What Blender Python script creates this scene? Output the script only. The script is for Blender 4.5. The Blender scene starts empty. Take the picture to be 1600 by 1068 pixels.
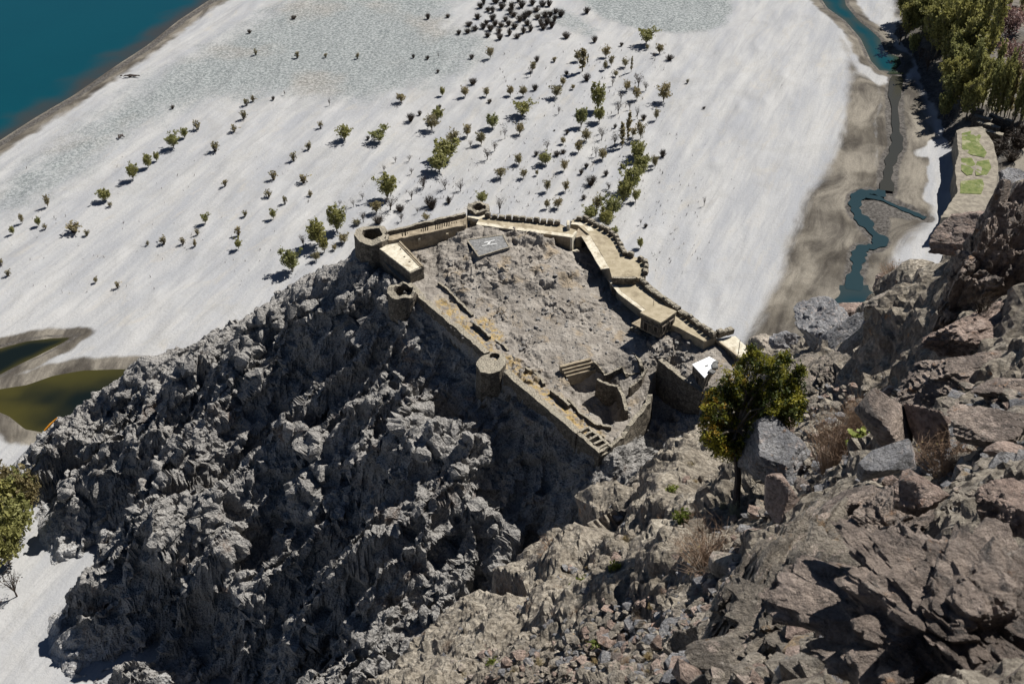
import bpy, bmesh, math, random
import numpy as np
from mathutils import Vector, Matrix

# ------------------------------------------------------------------ camera, light
SC = bpy.context.scene
COL = SC.collection
R = math.radians
CAMZ, PITCH, FPX = 190.0, R(37.0), 1867.0          # the photographer stands 190 m above the river sand
cam_d = bpy.data.cameras.new('camera'); cam = bpy.data.objects.new('camera', cam_d); COL.objects.link(cam)
cam.location = (0, 0, CAMZ); cam.rotation_euler = (R(90) - PITCH, 0, 0)
cam_d.sensor_width = 36.0; cam_d.lens = 36.0 * FPX / 1600.0
cam_d.clip_start = 0.1; cam_d.clip_end = 20000
cam_d.dof.use_dof = True; cam_d.dof.focus_distance = 190.0; cam_d.dof.aperture_fstop = 8.0
SC.camera = cam

SUN_EL, SUN_AZ = R(50.0), R(52.0)                    # azimuth measured from +Y towards +X
world = bpy.data.worlds.new('World'); SC.world = world; world.use_nodes = True
wn = world.node_tree; bg = wn.nodes['Background']
sky = wn.nodes.new('ShaderNodeTexSky'); sky.sky_type = 'NISHITA'; sky.sun_disc = False
sky.sun_elevation = SUN_EL; sky.sun_rotation = SUN_AZ; sky.altitude = 2300; sky.air_density = 0.55; sky.dust_density = 0.1; sky.ozone_density = 1.0
wn.links.new(sky.outputs[0], bg.inputs[0]); bg.inputs[1].default_value = 0.05
sl = bpy.data.lights.new('sun', 'SUN'); sl.energy = 5.0; sl.angle = R(0.53); sl.color = (1.0, 0.965, 0.91)
sun = bpy.data.objects.new('sun', sl); COL.objects.link(sun)
SDIR = Vector((math.sin(SUN_AZ) * math.cos(SUN_EL), math.cos(SUN_AZ) * math.cos(SUN_EL), math.sin(SUN_EL)))
sun.rotation_euler = SDIR.to_track_quat('Z', 'Y').to_euler(); sun.location = (60, 60, 400)
SC.view_settings.view_transform = 'Standard'; SC.view_settings.look = 'None'
SC.view_settings.exposure = 0.5; SC.view_settings.gamma = 1.0
SC.view_settings.use_curve_mapping = False
SC.cycles.max_bounces = 6; SC.cycles.diffuse_bounces = 1; SC.cycles.glossy_bounces = 2
SC.cycles.transparent_max_bounces = 8

# ------------------------------------------------------------------ survey: points of the place
SP, CP = math.sin(PITCH), math.cos(PITCH)
def ray(px, py):
    u = (px - 800.0) / FPX; v = (534.0 - py) / FPX
    return np.array([u, CP + v * SP, -SP + v * CP])
def W(px, py, z):
    d = ray(px, py); t = (z - CAMZ) / d[2]
    return np.array([0, 0, CAMZ]) + d * t
def WD(px, py, dist):
    d = ray(px, py); return np.array([0, 0, CAMZ]) + d / np.linalg.norm(d) * dist
def W2(px, py, z=0.0):
    return W(px, py, z)[:2]

# ------------------------------------------------------------------ noise
def _h(ix, iy, iz, s):
    with np.errstate(over='ignore'):
        h = ix.astype(np.uint32) * np.uint32(374761393) + iy.astype(np.uint32) * np.uint32(668265263) \
            + iz.astype(np.uint32) * np.uint32(2246822519) + np.uint32((s * 3266489917 + 12345) & 0xffffffff)
        h ^= h >> np.uint32(13); h *= np.uint32(1274126177); h ^= h >> np.uint32(16)
        h *= np.uint32(2654435761); h ^= h >> np.uint32(15)
    return h
_G = np.array([[1,1,0],[-1,1,0],[1,-1,0],[-1,-1,0],[1,0,1],[-1,0,1],[1,0,-1],[-1,0,-1],
               [0,1,1],[0,-1,1],[0,1,-1],[0,-1,-1],[1,1,0],[-1,1,0],[0,-1,1],[0,-1,-1]], np.float32)
def perlin(P, s=0):
    P = P.astype(np.float32); F = np.floor(P); I = F.astype(np.int64); f = P - F
    w = f * f * f * (f * (f * 6 - 15) + 10)
    out = 0
    for dx in (0, 1):
        wx = w[:, 0] if dx else 1 - w[:, 0]
        for dy in (0, 1):
            wy = w[:, 1] if dy else 1 - w[:, 1]
            for dz in (0, 1):
                wz = w[:, 2] if dz else 1 - w[:, 2]
                g = _G[(_h(I[:, 0] + dx, I[:, 1] + dy, I[:, 2] + dz, s) & np.uint32(15)).astype(np.int64)]
                out = out + wx * wy * wz * (g[:, 0] * (f[:, 0] - dx) + g[:, 1] * (f[:, 1] - dy) + g[:, 2] * (f[:, 2] - dz))
    return out
def fbm(P, sc, oct=4, s=0, gain=0.5, ridged=False):
    o = 0; a = 1.0; t = 0
    for k in range(oct):
        n = perlin(P * (2.03 ** k / sc) + 17.3 * k, s + k)
        if ridged: n = 1 - np.abs(n) * 2.2
        o = o + a * n; t += a; a *= gain
    return o / t
def facets(P, sc, s=0, tilt=0.8):
    """Rock blocks: every cell is its own tilted plane. Returns height, crack (0 in the joint)."""
    Q = P / sc; F = np.floor(Q - 0.5); b1 = np.full(len(Q), 9e9, np.float32); b2 = b1.copy(); val = np.zeros(len(Q), np.float32)
    for dx in (0, 1):
        for dy in (0, 1):
            for dz in (0, 1):
                c = F + np.array([dx, dy, dz]); I = c.astype(np.int64)
                h = _h(I[:, 0], I[:, 1], I[:, 2], s)
                r = [((h >> np.uint32(k)) & np.uint32(255)).astype(np.float32) / 255.0 - 0.5 for k in (0, 8, 16, 24)]
                h2 = _h(I[:, 0], I[:, 1], I[:, 2], s + 77)
                g = [((h2 >> np.uint32(k)) & np.uint32(255)).astype(np.float32) / 255.0 - 0.5 for k in (0, 8, 16)]
                d = [Q[:, k] - (c[:, k] + 0.5 + r[k] * 0.75) for k in range(3)]
                dd = d[0] ** 2 + d[1] ** 2 + d[2] ** 2
                v = r[3] + tilt * 2.0 * (g[0] * d[0] + g[1] * d[1] + g[2] * d[2])
                near = dd < b1
                b2 = np.where(near, b1, np.minimum(b2, dd)); val = np.where(near, v, val); b1 = np.where(near, dd, b1)
    return val, np.clip((np.sqrt(b2) - np.sqrt(b1)) * 5.5, 0, 1)
def sst(a, b, x):
    t = np.clip((x - a) / (b - a), 0, 1); return t * t * (3 - 2 * t)
def poly_sd(X, Y, poly):
    """signed distance to a polygon, negative inside"""
    poly = np.asarray(poly, float); n = len(poly); d = np.full(X.shape, 1e18); ins = np.zeros(X.shape, bool)
    for i in range(n):
        a = poly[i]; b = poly[(i + 1) % n]; e = b - a
        wx = X - a[0]; wy = Y - a[1]
        t = np.clip((wx * e[0] + wy * e[1]) / (e @ e + 1e-12), 0, 1)
        d = np.minimum(d, (wx - e[0] * t) ** 2 + (wy - e[1] * t) ** 2)
        if a[1] != b[1]:
            c = ((a[1] > Y) != (b[1] > Y)) & (X < (b[0] - a[0]) * (Y - a[1]) / (b[1] - a[1]) + a[0])
            ins ^= c
    d = np.sqrt(d); return np.where(ins, -d, d)
def line_d(X, Y, pts):
    d = np.full(X.shape, 1e18)
    for a, b in zip(pts[:-1], pts[1:]):
        a = np.asarray(a, float)[:2]; b = np.asarray(b, float)[:2]; e = b - a; wx = X - a[0]; wy = Y - a[1]
        t = np.clip((wx * e[0] + wy * e[1]) / (e @ e + 1e-12), 0, 1)
        d = np.minimum(d, (wx - e[0] * t) ** 2 + (wy - e[1] * t) ** 2)
    return np.sqrt(d)
class TPS:
    def __init__(s, pts, lam=0.0):
        P = np.asarray(pts, float); s.x = P[:, :2] / 50.0; n = len(P)
        K = s.phi(((s.x[:, None] - s.x[None]) ** 2).sum(-1)) + lam * np.eye(n)
        A = np.zeros((n + 3, n + 3)); A[:n, :n] = K; A[:n, n] = 1; A[:n, n+1:] = s.x; A[n, :n] = 1; A[n+1:, :n] = s.x.T
        s.w = np.linalg.solve(A, np.r_[P[:, 2], 0, 0, 0])
    @staticmethod
    def phi(r2): return 0.5 * r2 * np.log(r2 + 1e-9)
    def __call__(s, X, Y):
        X = np.asarray(X, float) / 50.0; Y = np.asarray(Y, float) / 50.0; n = len(s.x)
        o = s.w[n] + s.w[n+1] * X + s.w[n+2] * Y
        for i in range(n): o = o + s.w[i] * s.phi((X - s.x[i, 0]) ** 2 + (Y - s.x[i, 1]) ** 2)
        return o

# ------------------------------------------------------------------ object helpers
def setp(o, label=None, cat=None, group=None, kind=None):
    if label: o['label'] = label
    if cat: o['category'] = cat
    if group: o['group'] = group
    if kind or cat: o['kind'] = kind or 'thing'
    return o
def link(name, me, parent=None):
    o = bpy.data.objects.new(name, me); COL.objects.link(o)
    if parent: o.parent = parent
    return o
def empty(name, loc=(0, 0, 0), rz=0, **k):
    o = bpy.data.objects.new(name, None); COL.objects.link(o); o.location = loc; o.rotation_euler = (0, 0, rz)
    o.empty_display_size = 0.5
    return setp(o, **k)
def npmesh(name, V, Fq, mat=None, smooth=False):
    me = bpy.data.meshes.new(name); V = np.ascontiguousarray(V, np.float32); Fq = np.ascontiguousarray(Fq, np.int32)
    k = Fq.shape[1]; n = len(Fq)
    me.vertices.add(len(V)); me.vertices.foreach_set('co', V.ravel())
    me.loops.add(n * k); me.loops.foreach_set('vertex_index', Fq.ravel())
    me.polygons.add(n); me.polygons.foreach_set('loop_start', np.arange(0, n * k, k, dtype=np.int32))
    me.polygons.foreach_set('loop_total', np.full(n, k, np.int32))
    me.polygons.foreach_set('use_smooth', np.full(n, smooth))
    me.update(calc_edges=True)
    if mat: me.materials.append(mat)
    return me
def add_col(me, name, A):
    a = me.color_attributes.new(name, 'FLOAT_COLOR', 'POINT')
    if A.shape[1] == 3: A = np.c_[A, np.ones(len(A))]
    a.data.foreach_set('color', np.ascontiguousarray(A, np.float32).ravel())
def gridfaces(nu, nv, keep=None):
    i = np.arange(nu * nv).reshape(nu, nv)
    F = np.stack([i[:-1, :-1].ravel(), i[1:, :-1].ravel(), i[1:, 1:].ravel(), i[:-1, 1:].ravel()], 1)
    if keep is not None: F = F[keep[:-1, :-1].ravel()]
    return F
def vnormals(P, nu, nv):
    G = P.reshape(nu, nv, 3); du = np.gradient(G, axis=0); dv = np.gradient(G, axis=1)
    n = np.cross(du.reshape(-1, 3), dv.reshape(-1, 3)); n /= np.linalg.norm(n, axis=1, keepdims=True) + 1e-9
    n *= np.sign(n[:, 2:3] + 1e-9); return n
class MB:
    """collects quads / tris, builds one mesh"""
    def __init__(s): s.v = []; s.f = []
    def add(s, V, F):
        b = len(s.v); s.v += [tuple(map(float, p)) for p in V]; s.f += [tuple(b + i for i in f) for f in F]
    def prism(s, poly, z0, z1, z1b=None):
        n = len(poly)
        zt = z1 if hasattr(z1, '__len__') else [z1] * n
        zb = z0 if hasattr(z0, '__len__') else [z0] * n
        s.add([(p[0], p[1], zb[i]) for i, p in enumerate(poly)] + [(p[0], p[1], zt[i]) for i, p in enumerate(poly)],
              [tuple(range(n))[::-1], tuple(range(n, 2 * n))] + [(i, (i + 1) % n, n + (i + 1) % n, n + i) for i in range(n)])
    def box(s, c, d, rz=0, tilt=0):
        hx, hy, hz = d[0] / 2, d[1] / 2, d[2] / 2; ca, sa = math.cos(rz), math.sin(rz)
        V = []
        for z in (-hz, hz):
            for x, y in ((-hx, -hy), (hx, -hy), (hx, hy), (-hx, hy)):
                V.append((c[0] + x * ca - y * sa, c[1] + x * sa + y * ca, c[2] + z + tilt * x))
        s.add(V, [(3, 2, 1, 0), (4, 5, 6, 7), (0, 1, 5, 4), (1, 2, 6, 5), (2, 3, 7, 6), (3, 0, 4, 7)])
    def tube(s, pts, rads, n=5, cap=True):
        pts = [np.asarray(p, float) for p in pts]; rings = []
        for i, p in enumerate(pts):
            t = pts[min(i + 1, len(pts) - 1)] - pts[max(i - 1, 0)]; t = t / (np.linalg.norm(t) + 1e-9)
            a = np.cross(t, [0.31, 0.87, 0.37]); a /= np.linalg.norm(a) + 1e-9; b = np.cross(t, a)
            rings.append([p + rads[i] * (a * math.cos(2 * math.pi * k / n) + b * math.sin(2 * math.pi * k / n)) for k in range(n)])
        V = [q for r in rings for q in r]; F = []
        for i in range(len(pts) - 1):
            for k in range(n): F.append((i*n+k, i*n+(k+1) % n, (i+1)*n+(k+1) % n, (i+1)*n+k))
        if cap: F.append(tuple(range((len(pts)-1)*n, len(pts)*n)))
        s.add(V, F)
    def build(s, name, mat, parent=None, smooth=False, rough=0.0, cuts=0, seed=0):
        me = bpy.data.meshes.new(name); me.from_pydata(s.v, [], s.f); me.materials.append(mat)
        bm = bmesh.new(); bm.from_mesh(me)
        bmesh.ops.recalc_face_normals(bm, faces=bm.faces)
        if cuts:
            bmesh.ops.triangulate(bm, faces=[f for f in bm.faces if len(f.verts) > 4])
            for _ in range(12):
                L = [e for e in bm.edges if e.calc_length() > cuts]
                if not L: break
                bmesh.ops.subdivide_edges(bm, edges=L, cuts=1)
            bmesh.ops.triangulate(bm, faces=bm.faces)
        if rough:
            P = np.array([v.co for v in bm.verts])
            D = np.stack([fbm(P + 31 * k + seed, 1.3, 3, 5 + k, 0.6) for k in range(3)], 1) * rough * 2
            for v, d in zip(bm.verts, D): v.co += Vector(d)
        if smooth:
            for f in bm.faces: f.smooth = True
        bm.to_mesh(me); bm.free()
        return link(name, me, parent)
# ------------------------------------------------------------------ materials
class NT:
    def __init__(s, name):
        s.m = bpy.data.materials.new(name); s.m.use_nodes = True; s.t = s.m.node_tree; s.t.nodes.clear()
        s.out = s.n('ShaderNodeOutputMaterial'); s.b = s.n('ShaderNodeBsdfPrincipled')
        s.t.links.new(s.b.outputs[0], s.out.inputs[0]); s.geo = s.n('ShaderNodeNewGeometry'); s.pos = s.geo.outputs['Position']
    def n(s, t, **k):
        o = s.t.nodes.new(t)
        for a, v in k.items(): setattr(o, a, v)
        return o
    def l(s, a, b): s.t.links.new(a, b)
    def setin(s, sock, v):
        if isinstance(v, bpy.types.NodeSocket): s.l(v, sock)
        else:
            if sock.type == 'RGBA' and len(v) == 3: v = (*v, 1)
            sock.default_value = v
    def noise(s, scale, detail=4, rough=0.55, vec=None, col=False, dist=0.0):
        o = s.n('ShaderNodeTexNoise'); o.inputs['Scale'].default_value = scale; o.inputs['Detail'].default_value = detail
        o.inputs['Roughness'].default_value = rough; o.inputs['Distortion'].default_value = dist
        s.l(vec or s.pos, o.inputs['Vector']); return o.outputs['Color' if col else 'Fac']
    def voro(s, scale, feat='F1', vec=None, out='Distance'):
        o = s.n('ShaderNodeTexVoronoi', feature=feat); o.inputs['Scale'].default_value = scale; s.l(vec or s.pos, o.inputs['Vector']); return o.outputs[out]
    def ramp(s, f, a, b, lo=0.0, hi=1.0):
        o = s.n('ShaderNodeMapRange', interpolation_type='SMOOTHSTEP'); s.l(f, o.inputs[0])
        for i, v in enumerate((a, b, lo, hi)): o.inputs[i + 1].default_value = v
        return o.outputs[0]
    def mix(s, f, a, b, mode='MIX'):
        o = s.n('ShaderNodeMix', data_type='RGBA', blend_type=mode); s.setin(o.inputs[0], f); s.setin(o.inputs[6], a); s.setin(o.inputs[7], b); return o.outputs[2]
    def math(s, op, a, b=0.0):
        o = s.n('ShaderNodeMath', operation=op); s.setin(o.inputs[0], a); s.setin(o.inputs[1], b); return o.outputs[0]
    def map(s, scale=(1, 1, 1), rot=(0, 0, 0), vec=None):
        o = s.n('ShaderNodeMapping'); o.inputs['Scale'].default_value = scale; o.inputs['Rotation'].default_value = rot; s.l(vec or s.pos, o.inputs[0]); return o.outputs[0]
    def bump(s, h, strength=0.5, dist=0.1, normal=None):
        o = s.n('ShaderNodeBump'); o.inputs['Strength'].default_value = strength; o.inputs['Distance'].default_value = dist; s.l(h, o.inputs['Height'])
        if normal: s.l(normal, o.inputs['Normal'])
        return o.outputs[0]
    def attr(s, name, ch=None):
        o = s.n('ShaderNodeAttribute', attribute_name=name)
        if ch is None: return o.outputs['Color']
        p = s.n('ShaderNodeSeparateColor'); s.l(o.outputs['Color'], p.inputs[0]); return p.outputs[ch]
    def done(s, color, rough=0.9, normal=None, spec=0.3):
        s.setin(s.b.inputs['Base Color'], color); s.setin(s.b.inputs['Roughness'], rough); s.setin(s.b.inputs['Specular IOR Level'], spec)
        if normal: s.l(normal, s.b.inputs['Normal'])
        return s.m

def mat_hill():
    t = NT('grey_weathered_rock')
    big = t.ramp(t.noise(0.07, 4, 0.6), 0.35, 0.65); mid = t.ramp(t.noise(0.6, 5, 0.65), 0.3, 0.7); fine = t.noise(4.0, 6, 0.75)
    c = t.mix(big, (0.19, 0.184, 0.178), (0.33, 0.32, 0.308)); c = t.mix(mid, c, t.mix(0.5, c, (0.46, 0.44, 0.41)))
    c = t.mix(t.ramp(t.noise(0.13, 5, 0.6, t.map((1, 1, 2))), 0.56, 0.72), c, (0.20, 0.155, 0.13))
    c = t.mix(t.ramp(t.noise(1.1, 8, 0.8), 0.33, 0.47, 0.75, 0.0), c, (0.06, 0.057, 0.055))
    up = t.n('ShaderNodeSeparateXYZ'); t.l(t.geo.outputs['Normal'], up.inputs[0])
    dust = t.ramp(up.outputs[2], 0.45, 0.92)
    c = t.mix(t.math('MULTIPLY', dust, 0.6), c, t.mix(mid, (0.33, 0.318, 0.30), (0.45, 0.432, 0.405)))
    # pebbly speckle and joints
    c = t.mix(t.ramp(fine, 0.36, 0.62, 0.0, 1.0), t.mix(1.0, c, (0.62, 0.61, 0.60), 'MULTIPLY'), t.mix(1.0, c, (1.2, 1.2, 1.2), 'MULTIPLY'))
    yard = t.attr('mask', 0)
    g = t.mix(t.ramp(t.noise(0.35, 6, 0.7), 0.38, 0.66), (0.235, 0.21, 0.182), (0.36, 0.328, 0.288)); g = t.mix(t.ramp(t.noise(0.22, 4, 0.6, t.map((1, 1, 1), (0, 0, 0.7))), 0.54, 0.66), g, (0.31, 0.255, 0.19))
    g = t.mix(t.ramp(t.noise(5, 4, 0.7), 0.4, 0.6), t.mix(1.0, g, (0.8, 0.8, 0.8), 'MULTIPLY'), g)
    c = t.mix(yard, c, g)
    c = t.mix(t.math('MULTIPLY', t.attr('mask', 1), t.ramp(t.noise(1.0, 5, 0.7), 0.4, 0.6)), c, (0.38, 0.27, 0.11))   # dry grass
    c = t.mix(t.math('MULTIPLY', t.attr('mask', 2), t.ramp(t.noise(0.9, 5, 0.8), 0.35, 0.62)), c, (0.56, 0.56, 0.56))  # blown sand at the foot
    hgt = t.math('ADD', t.math('MULTIPLY', t.noise(1.6, 9, 0.75), 1.0), t.math('MULTIPLY', t.voro(2.0), 0.5))
    hgt = t.math('MULTIPLY', hgt, t.ramp(yard, 0, 1, 1.0, 0.3))
    return t.done(c, 0.95, t.bump(hgt, 1.0, 0.75), 0.15)
def mat_spur():
    t = NT('brown_slope_rock')
    mid = t.ramp(t.noise(0.5, 5, 0.65), 0.35, 0.65); fine = t.noise(9, 6, 0.75)
    rock = t.mix(t.ramp(t.noise(0.9, 6, 0.65, t.map((1, 1, 2.5))), 0.35, 0.65), (0.16, 0.134, 0.112), (0.34, 0.288, 0.24))
    rock = t.mix(t.ramp(t.noise(2.0, 5, 0.7), 0.60, 0.70), rock, (0.36, 0.20, 0.10))
    scree = t.mix(mid, (0.30, 0.262, 0.21), (0.46, 0.41, 0.335))
    scree = t.mix(t.ramp(t.voro(7.0, out='Color'), 0.2, 0.8), t.mix(1.0, scree, (0.66, 0.65, 0.64), 'MULTIPLY'), scree)
    up = t.n('ShaderNodeSeparateXYZ'); t.l(t.geo.outputs['Normal'], up.inputs[0])
    f = t.ramp(t.math('ADD', up.outputs[2], t.math('MULTIPLY', t.noise(1.4, 5, 0.7), 0.5)), 0.75, 1.05)
    c = t.mix(f, rock, scree)
    c = t.mix(t.ramp(fine, 0.36, 0.6), t.mix(1.0, c, (0.55, 0.54, 0.53), 'MULTIPLY'), c)
    c = t.mix(t.ramp(t.noise(5, 6, 0.8), 0.60, 0.66, 0, 0.7), c, (0.42, 0.40, 0.37))
    h = t.math('ADD', t.noise(3.2, 10, 0.72), t.math('MULTIPLY', t.voro(6.5), 0.4))
    return t.done(c, 0.9, t.bump(h, 0.9, 0.22), 0.2)
def mat_boulder(name, cA, cB, lichen=(0.40, 0.20, 0.08), sc=1.0, pale=0.5, pit=0.5):
    t = NT(name)
    v = t.map((sc, sc, sc)); band = t.map((sc, sc, 3.2 * sc), (0.5, -0.6, 0.2))
    c = t.mix(t.ramp(t.noise(1.2, 6, 0.65, band), 0.38, 0.62), cA, cB)
    c = t.mix(t.ramp(t.noise(3.4, 6, 0.7, v), 0.60, 0.68, 0, 0.75), c, lichen)
    c = t.mix(t.ramp(t.noise(5.5, 8, 0.8, v), 0.56, 0.66, 0, pale), c, (0.58, 0.52, 0.45))
    c = t.mix(t.ramp(t.noise(14, 8, 0.8, v), 0.36, 0.58), t.mix(1.0, c, (0.42, 0.41, 0.40), 'MULTIPLY'), c)
    pits = t.ramp(t.noise(6.0, 6, 0.75, v), 0.30, 0.44); c = t.mix(pits, t.mix(1.0, c, (0.30, 0.29, 0.28), 'MULTIPLY'), c)
    c = t.mix(t.ramp(t.noise(2.2, 10, 0.8, band), 0.54, 0.62, 0, pale), c, (0.66, 0.53, 0.45))
    h = t.math('ADD', t.noise(2.6, 12, 0.7, band), t.math('ADD', t.math('MULTIPLY', t.noise(9, 8, 0.7, v), pit), t.math('MULTIPLY', pits, 0.25)))
    return t.done(c, 0.62, t.bump(h, 1.0, 0.24 / sc), 0.45)
def mat_sand():
    t = NT('river_sand')
    sep = lambda ch: t.attr('cover', ch)
    grav, mud, dark = sep(0), sep(1), sep(2)
    st = t.map((0.022, 0.13, 0.1), vec=t.map((1, 1, 1), (0, 0, -1.23)))
    c = t.mix(t.ramp(t.noise(1.0, 7, 0.6, st), 0.32, 0.68), (0.30, 0.306, 0.32), (0.40, 0.396, 0.388))
    c = t.mix(t.ramp(t.noise(0.06, 7, 0.65, t.map((1, 3.0, 1), vec=t.map((1, 1, 1), (0, 0, -1.1))), dist=1.0), 0.52, 0.74, 0, .6), c, (0.39, 0.365, 0.325))
    c = t.mix(t.ramp(t.noise(2.2, 5, 0.8), 0.34, 0.46, 0.25, 0.0), c, (0.40, 0.41, 0.42))
    sl2 = t.map((0.035, 0.5, 0.1), vec=t.map((1, 1, 1), (0, 0, -1.15)))
    c = t.mix(t.ramp(t.noise(1.0, 9, 0.7, sl2, dist=0.6), 0.50, 0.66, 0, 0.45), c, (0.27, 0.272, 0.278))
    c = t.mix(t.ramp(t.noise(0.035, 9, 0.75, dist=2.0), 0.50, 0.60, 0, 0.30), c, (0.30, 0.296, 0.285))
    peb = t.ramp(t.noise(0.95, 5, 0.85), 0.40, 0.60)
    gc = t.mix(peb, (0.14, 0.158, 0.16), (0.35, 0.366, 0.362)); gc = t.mix(t.ramp(t.noise(0.02, 4), 0.52, 0.70), gc, t.mix(peb, (0.17, 0.165, 0.152), (0.38, 0.37, 0.345)))
    gm = t.ramp(t.math('ADD', grav, t.math('MULTIPLY', t.math('SUBTRACT', t.noise(0.10, 9, 0.8), 0.5), 1.5)), 0.2, 0.95)
    c = t.mix(gm, c, gc)
    flc = t.n('ShaderNodeAttribute', attribute_name='flow'); fl = t.map((14.0, 3.2, 1), vec=flc.outputs['Vector'])
    mc = t.mix(t.ramp(t.noise(1.0, 8, 0.68, fl, dist=0.5), 0.35, 0.66), (0.075, 0.066, 0.056), (0.25, 0.225, 0.185))
    mc = t.mix(t.ramp(t.noise(0.05, 4), 0.45, 0.62), mc, t.mix(1.0, mc, (0.55, 0.54, 0.53), 'MULTIPLY'))
    mc = t.mix(t.ramp(t.noise(2.5, 5, 0.8), 0.38, 0.5, 0.5, 0.0), mc, (0.08, 0.075, 0.07))
    mm = t.ramp(t.math('ADD', mud, t.math('MULTIPLY', t.math('SUBTRACT', t.noise(1.0, 9, 0.75, fl), 0.5), 0.9)), 0.30, 0.78)
    c = t.mix(mm, c, mc)
    dm = t.ramp(t.math('ADD', dark, t.math('MULTIPLY', t.math('SUBTRACT', t.noise(0.25, 8, 0.75), 0.5), 0.5)), 0.35, 0.7)
    c = t.mix(dm, c, t.mix(t.ramp(t.noise(0.9, 6, 0.8), 0.4, 0.6), (0.05, 0.046, 0.042), (0.13, 0.12, 0.11)))
    h = t.math('ADD', t.noise(0.9, 8, 0.72), t.math('MULTIPLY', t.noise(1.0, 6, 0.6, t.map((0.10, 0.6, 1), vec=t.map((1, 1, 1), (0, 0, -1.2)))), 0.8))
    n1 = t.bump(h, t.b and 0.16, 0.8); n1.node.inputs['Strength'].default_value = 0.38
    h2 = t.math('MULTIPLY', t.noise(1.4, 6, 0.85), gm)
    return t.done(c, 0.95, t.bump(h2, 0.6, 0.5, n1), 0.1)
def mat_water(name, deep, edge, rough=0.06, bumpy=0.02, scale=0.8):
    t = NT(name)
    sh = t.attr('cover', 0)
    c = t.mix(sh, deep, edge); c = t.mix(t.ramp(t.noise(0.02, 4), 0.35, 0.7, 0, 0.35), c, t.mix(1.0, c, (0.7, 0.8, 0.85), 'MULTIPLY'))
    return t.done(c, rough, t.bump(t.noise(scale, 4, 0.6), 0.25, bumpy), 0.45)
def mat_plain(name, a, b, sc=3.0, rough=0.9, bump=0.3, dist=0.05, spec=0.2, stain=None, blocks=0.0, cap=None):
    t = NT(name); c = t.mix(t.ramp(t.noise(sc, 6, 0.7), 0.35, 0.65), a, b)
    if stain: c = t.mix(t.ramp(t.noise(sc * 0.35, 6, 0.7), 0.52, 0.64), c, stain)
    h = t.noise(sc * 3, 5, 0.7)
    if blocks:
        cell = t.ramp(t.voro(blocks, vec=t.map((1, 1, 1.7)), out='Color'), 0.2, 0.8); c = t.mix(cell, t.mix(1.0, c, (0.78, 0.78, 0.78), 'MULTIPLY'), t.mix(1.0, c, (1.25, 1.25, 1.25), 'MULTIPLY'))
        edge = t.voro(blocks, 'DISTANCE_TO_EDGE', t.map((1, 1, 1.7))); e = t.ramp(edge, 0.0, 0.12)
        c = t.mix(e, t.mix(1.0, c, (0.5, 0.5, 0.5), 'MULTIPLY'), c); h = t.math('ADD', t.math('MULTIPLY', h, 0.4), e)
    if cap:
        up = t.n('ShaderNodeSeparateXYZ'); t.l(t.geo.outputs['Normal'], up.inputs[0]); c = t.mix(t.ramp(t.math('ADD', up.outputs[2], t.math('MULTIPLY', t.noise(1.5, 4, 0.7), 0.3)), 0.75, 0.98), c, cap)
    return t.done(c, rough, t.bump(h, bump, dist), spec)
def mat_leaf(name, a, b, trans=0.25):
    t = NT(name); info = t.n('ShaderNodeObjectInfo')
    c = t.mix(t.ramp(t.noise(1.3, 3, 0.6), 0.3, 0.7), a, b); c = t.mix(t.math('MULTIPLY', info.outputs['Random'], 0.45), c, t.mix(1.0, c, (1.5, 1.25, 0.9), 'MULTIPLY'))
    t.done(c, 0.6, None, 0.3)
    tr = t.n('ShaderNodeBsdfTranslucent'); t.l(c, tr.inputs[0]); mx = t.n('ShaderNodeMixShader'); mx.inputs[0].default_value = trans
    t.l(t.b.outputs[0], mx.inputs[1]); t.l(tr.outputs[0], mx.inputs[2]); t.l(mx.outputs[0], t.out.inputs[0]); return t.m
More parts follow.
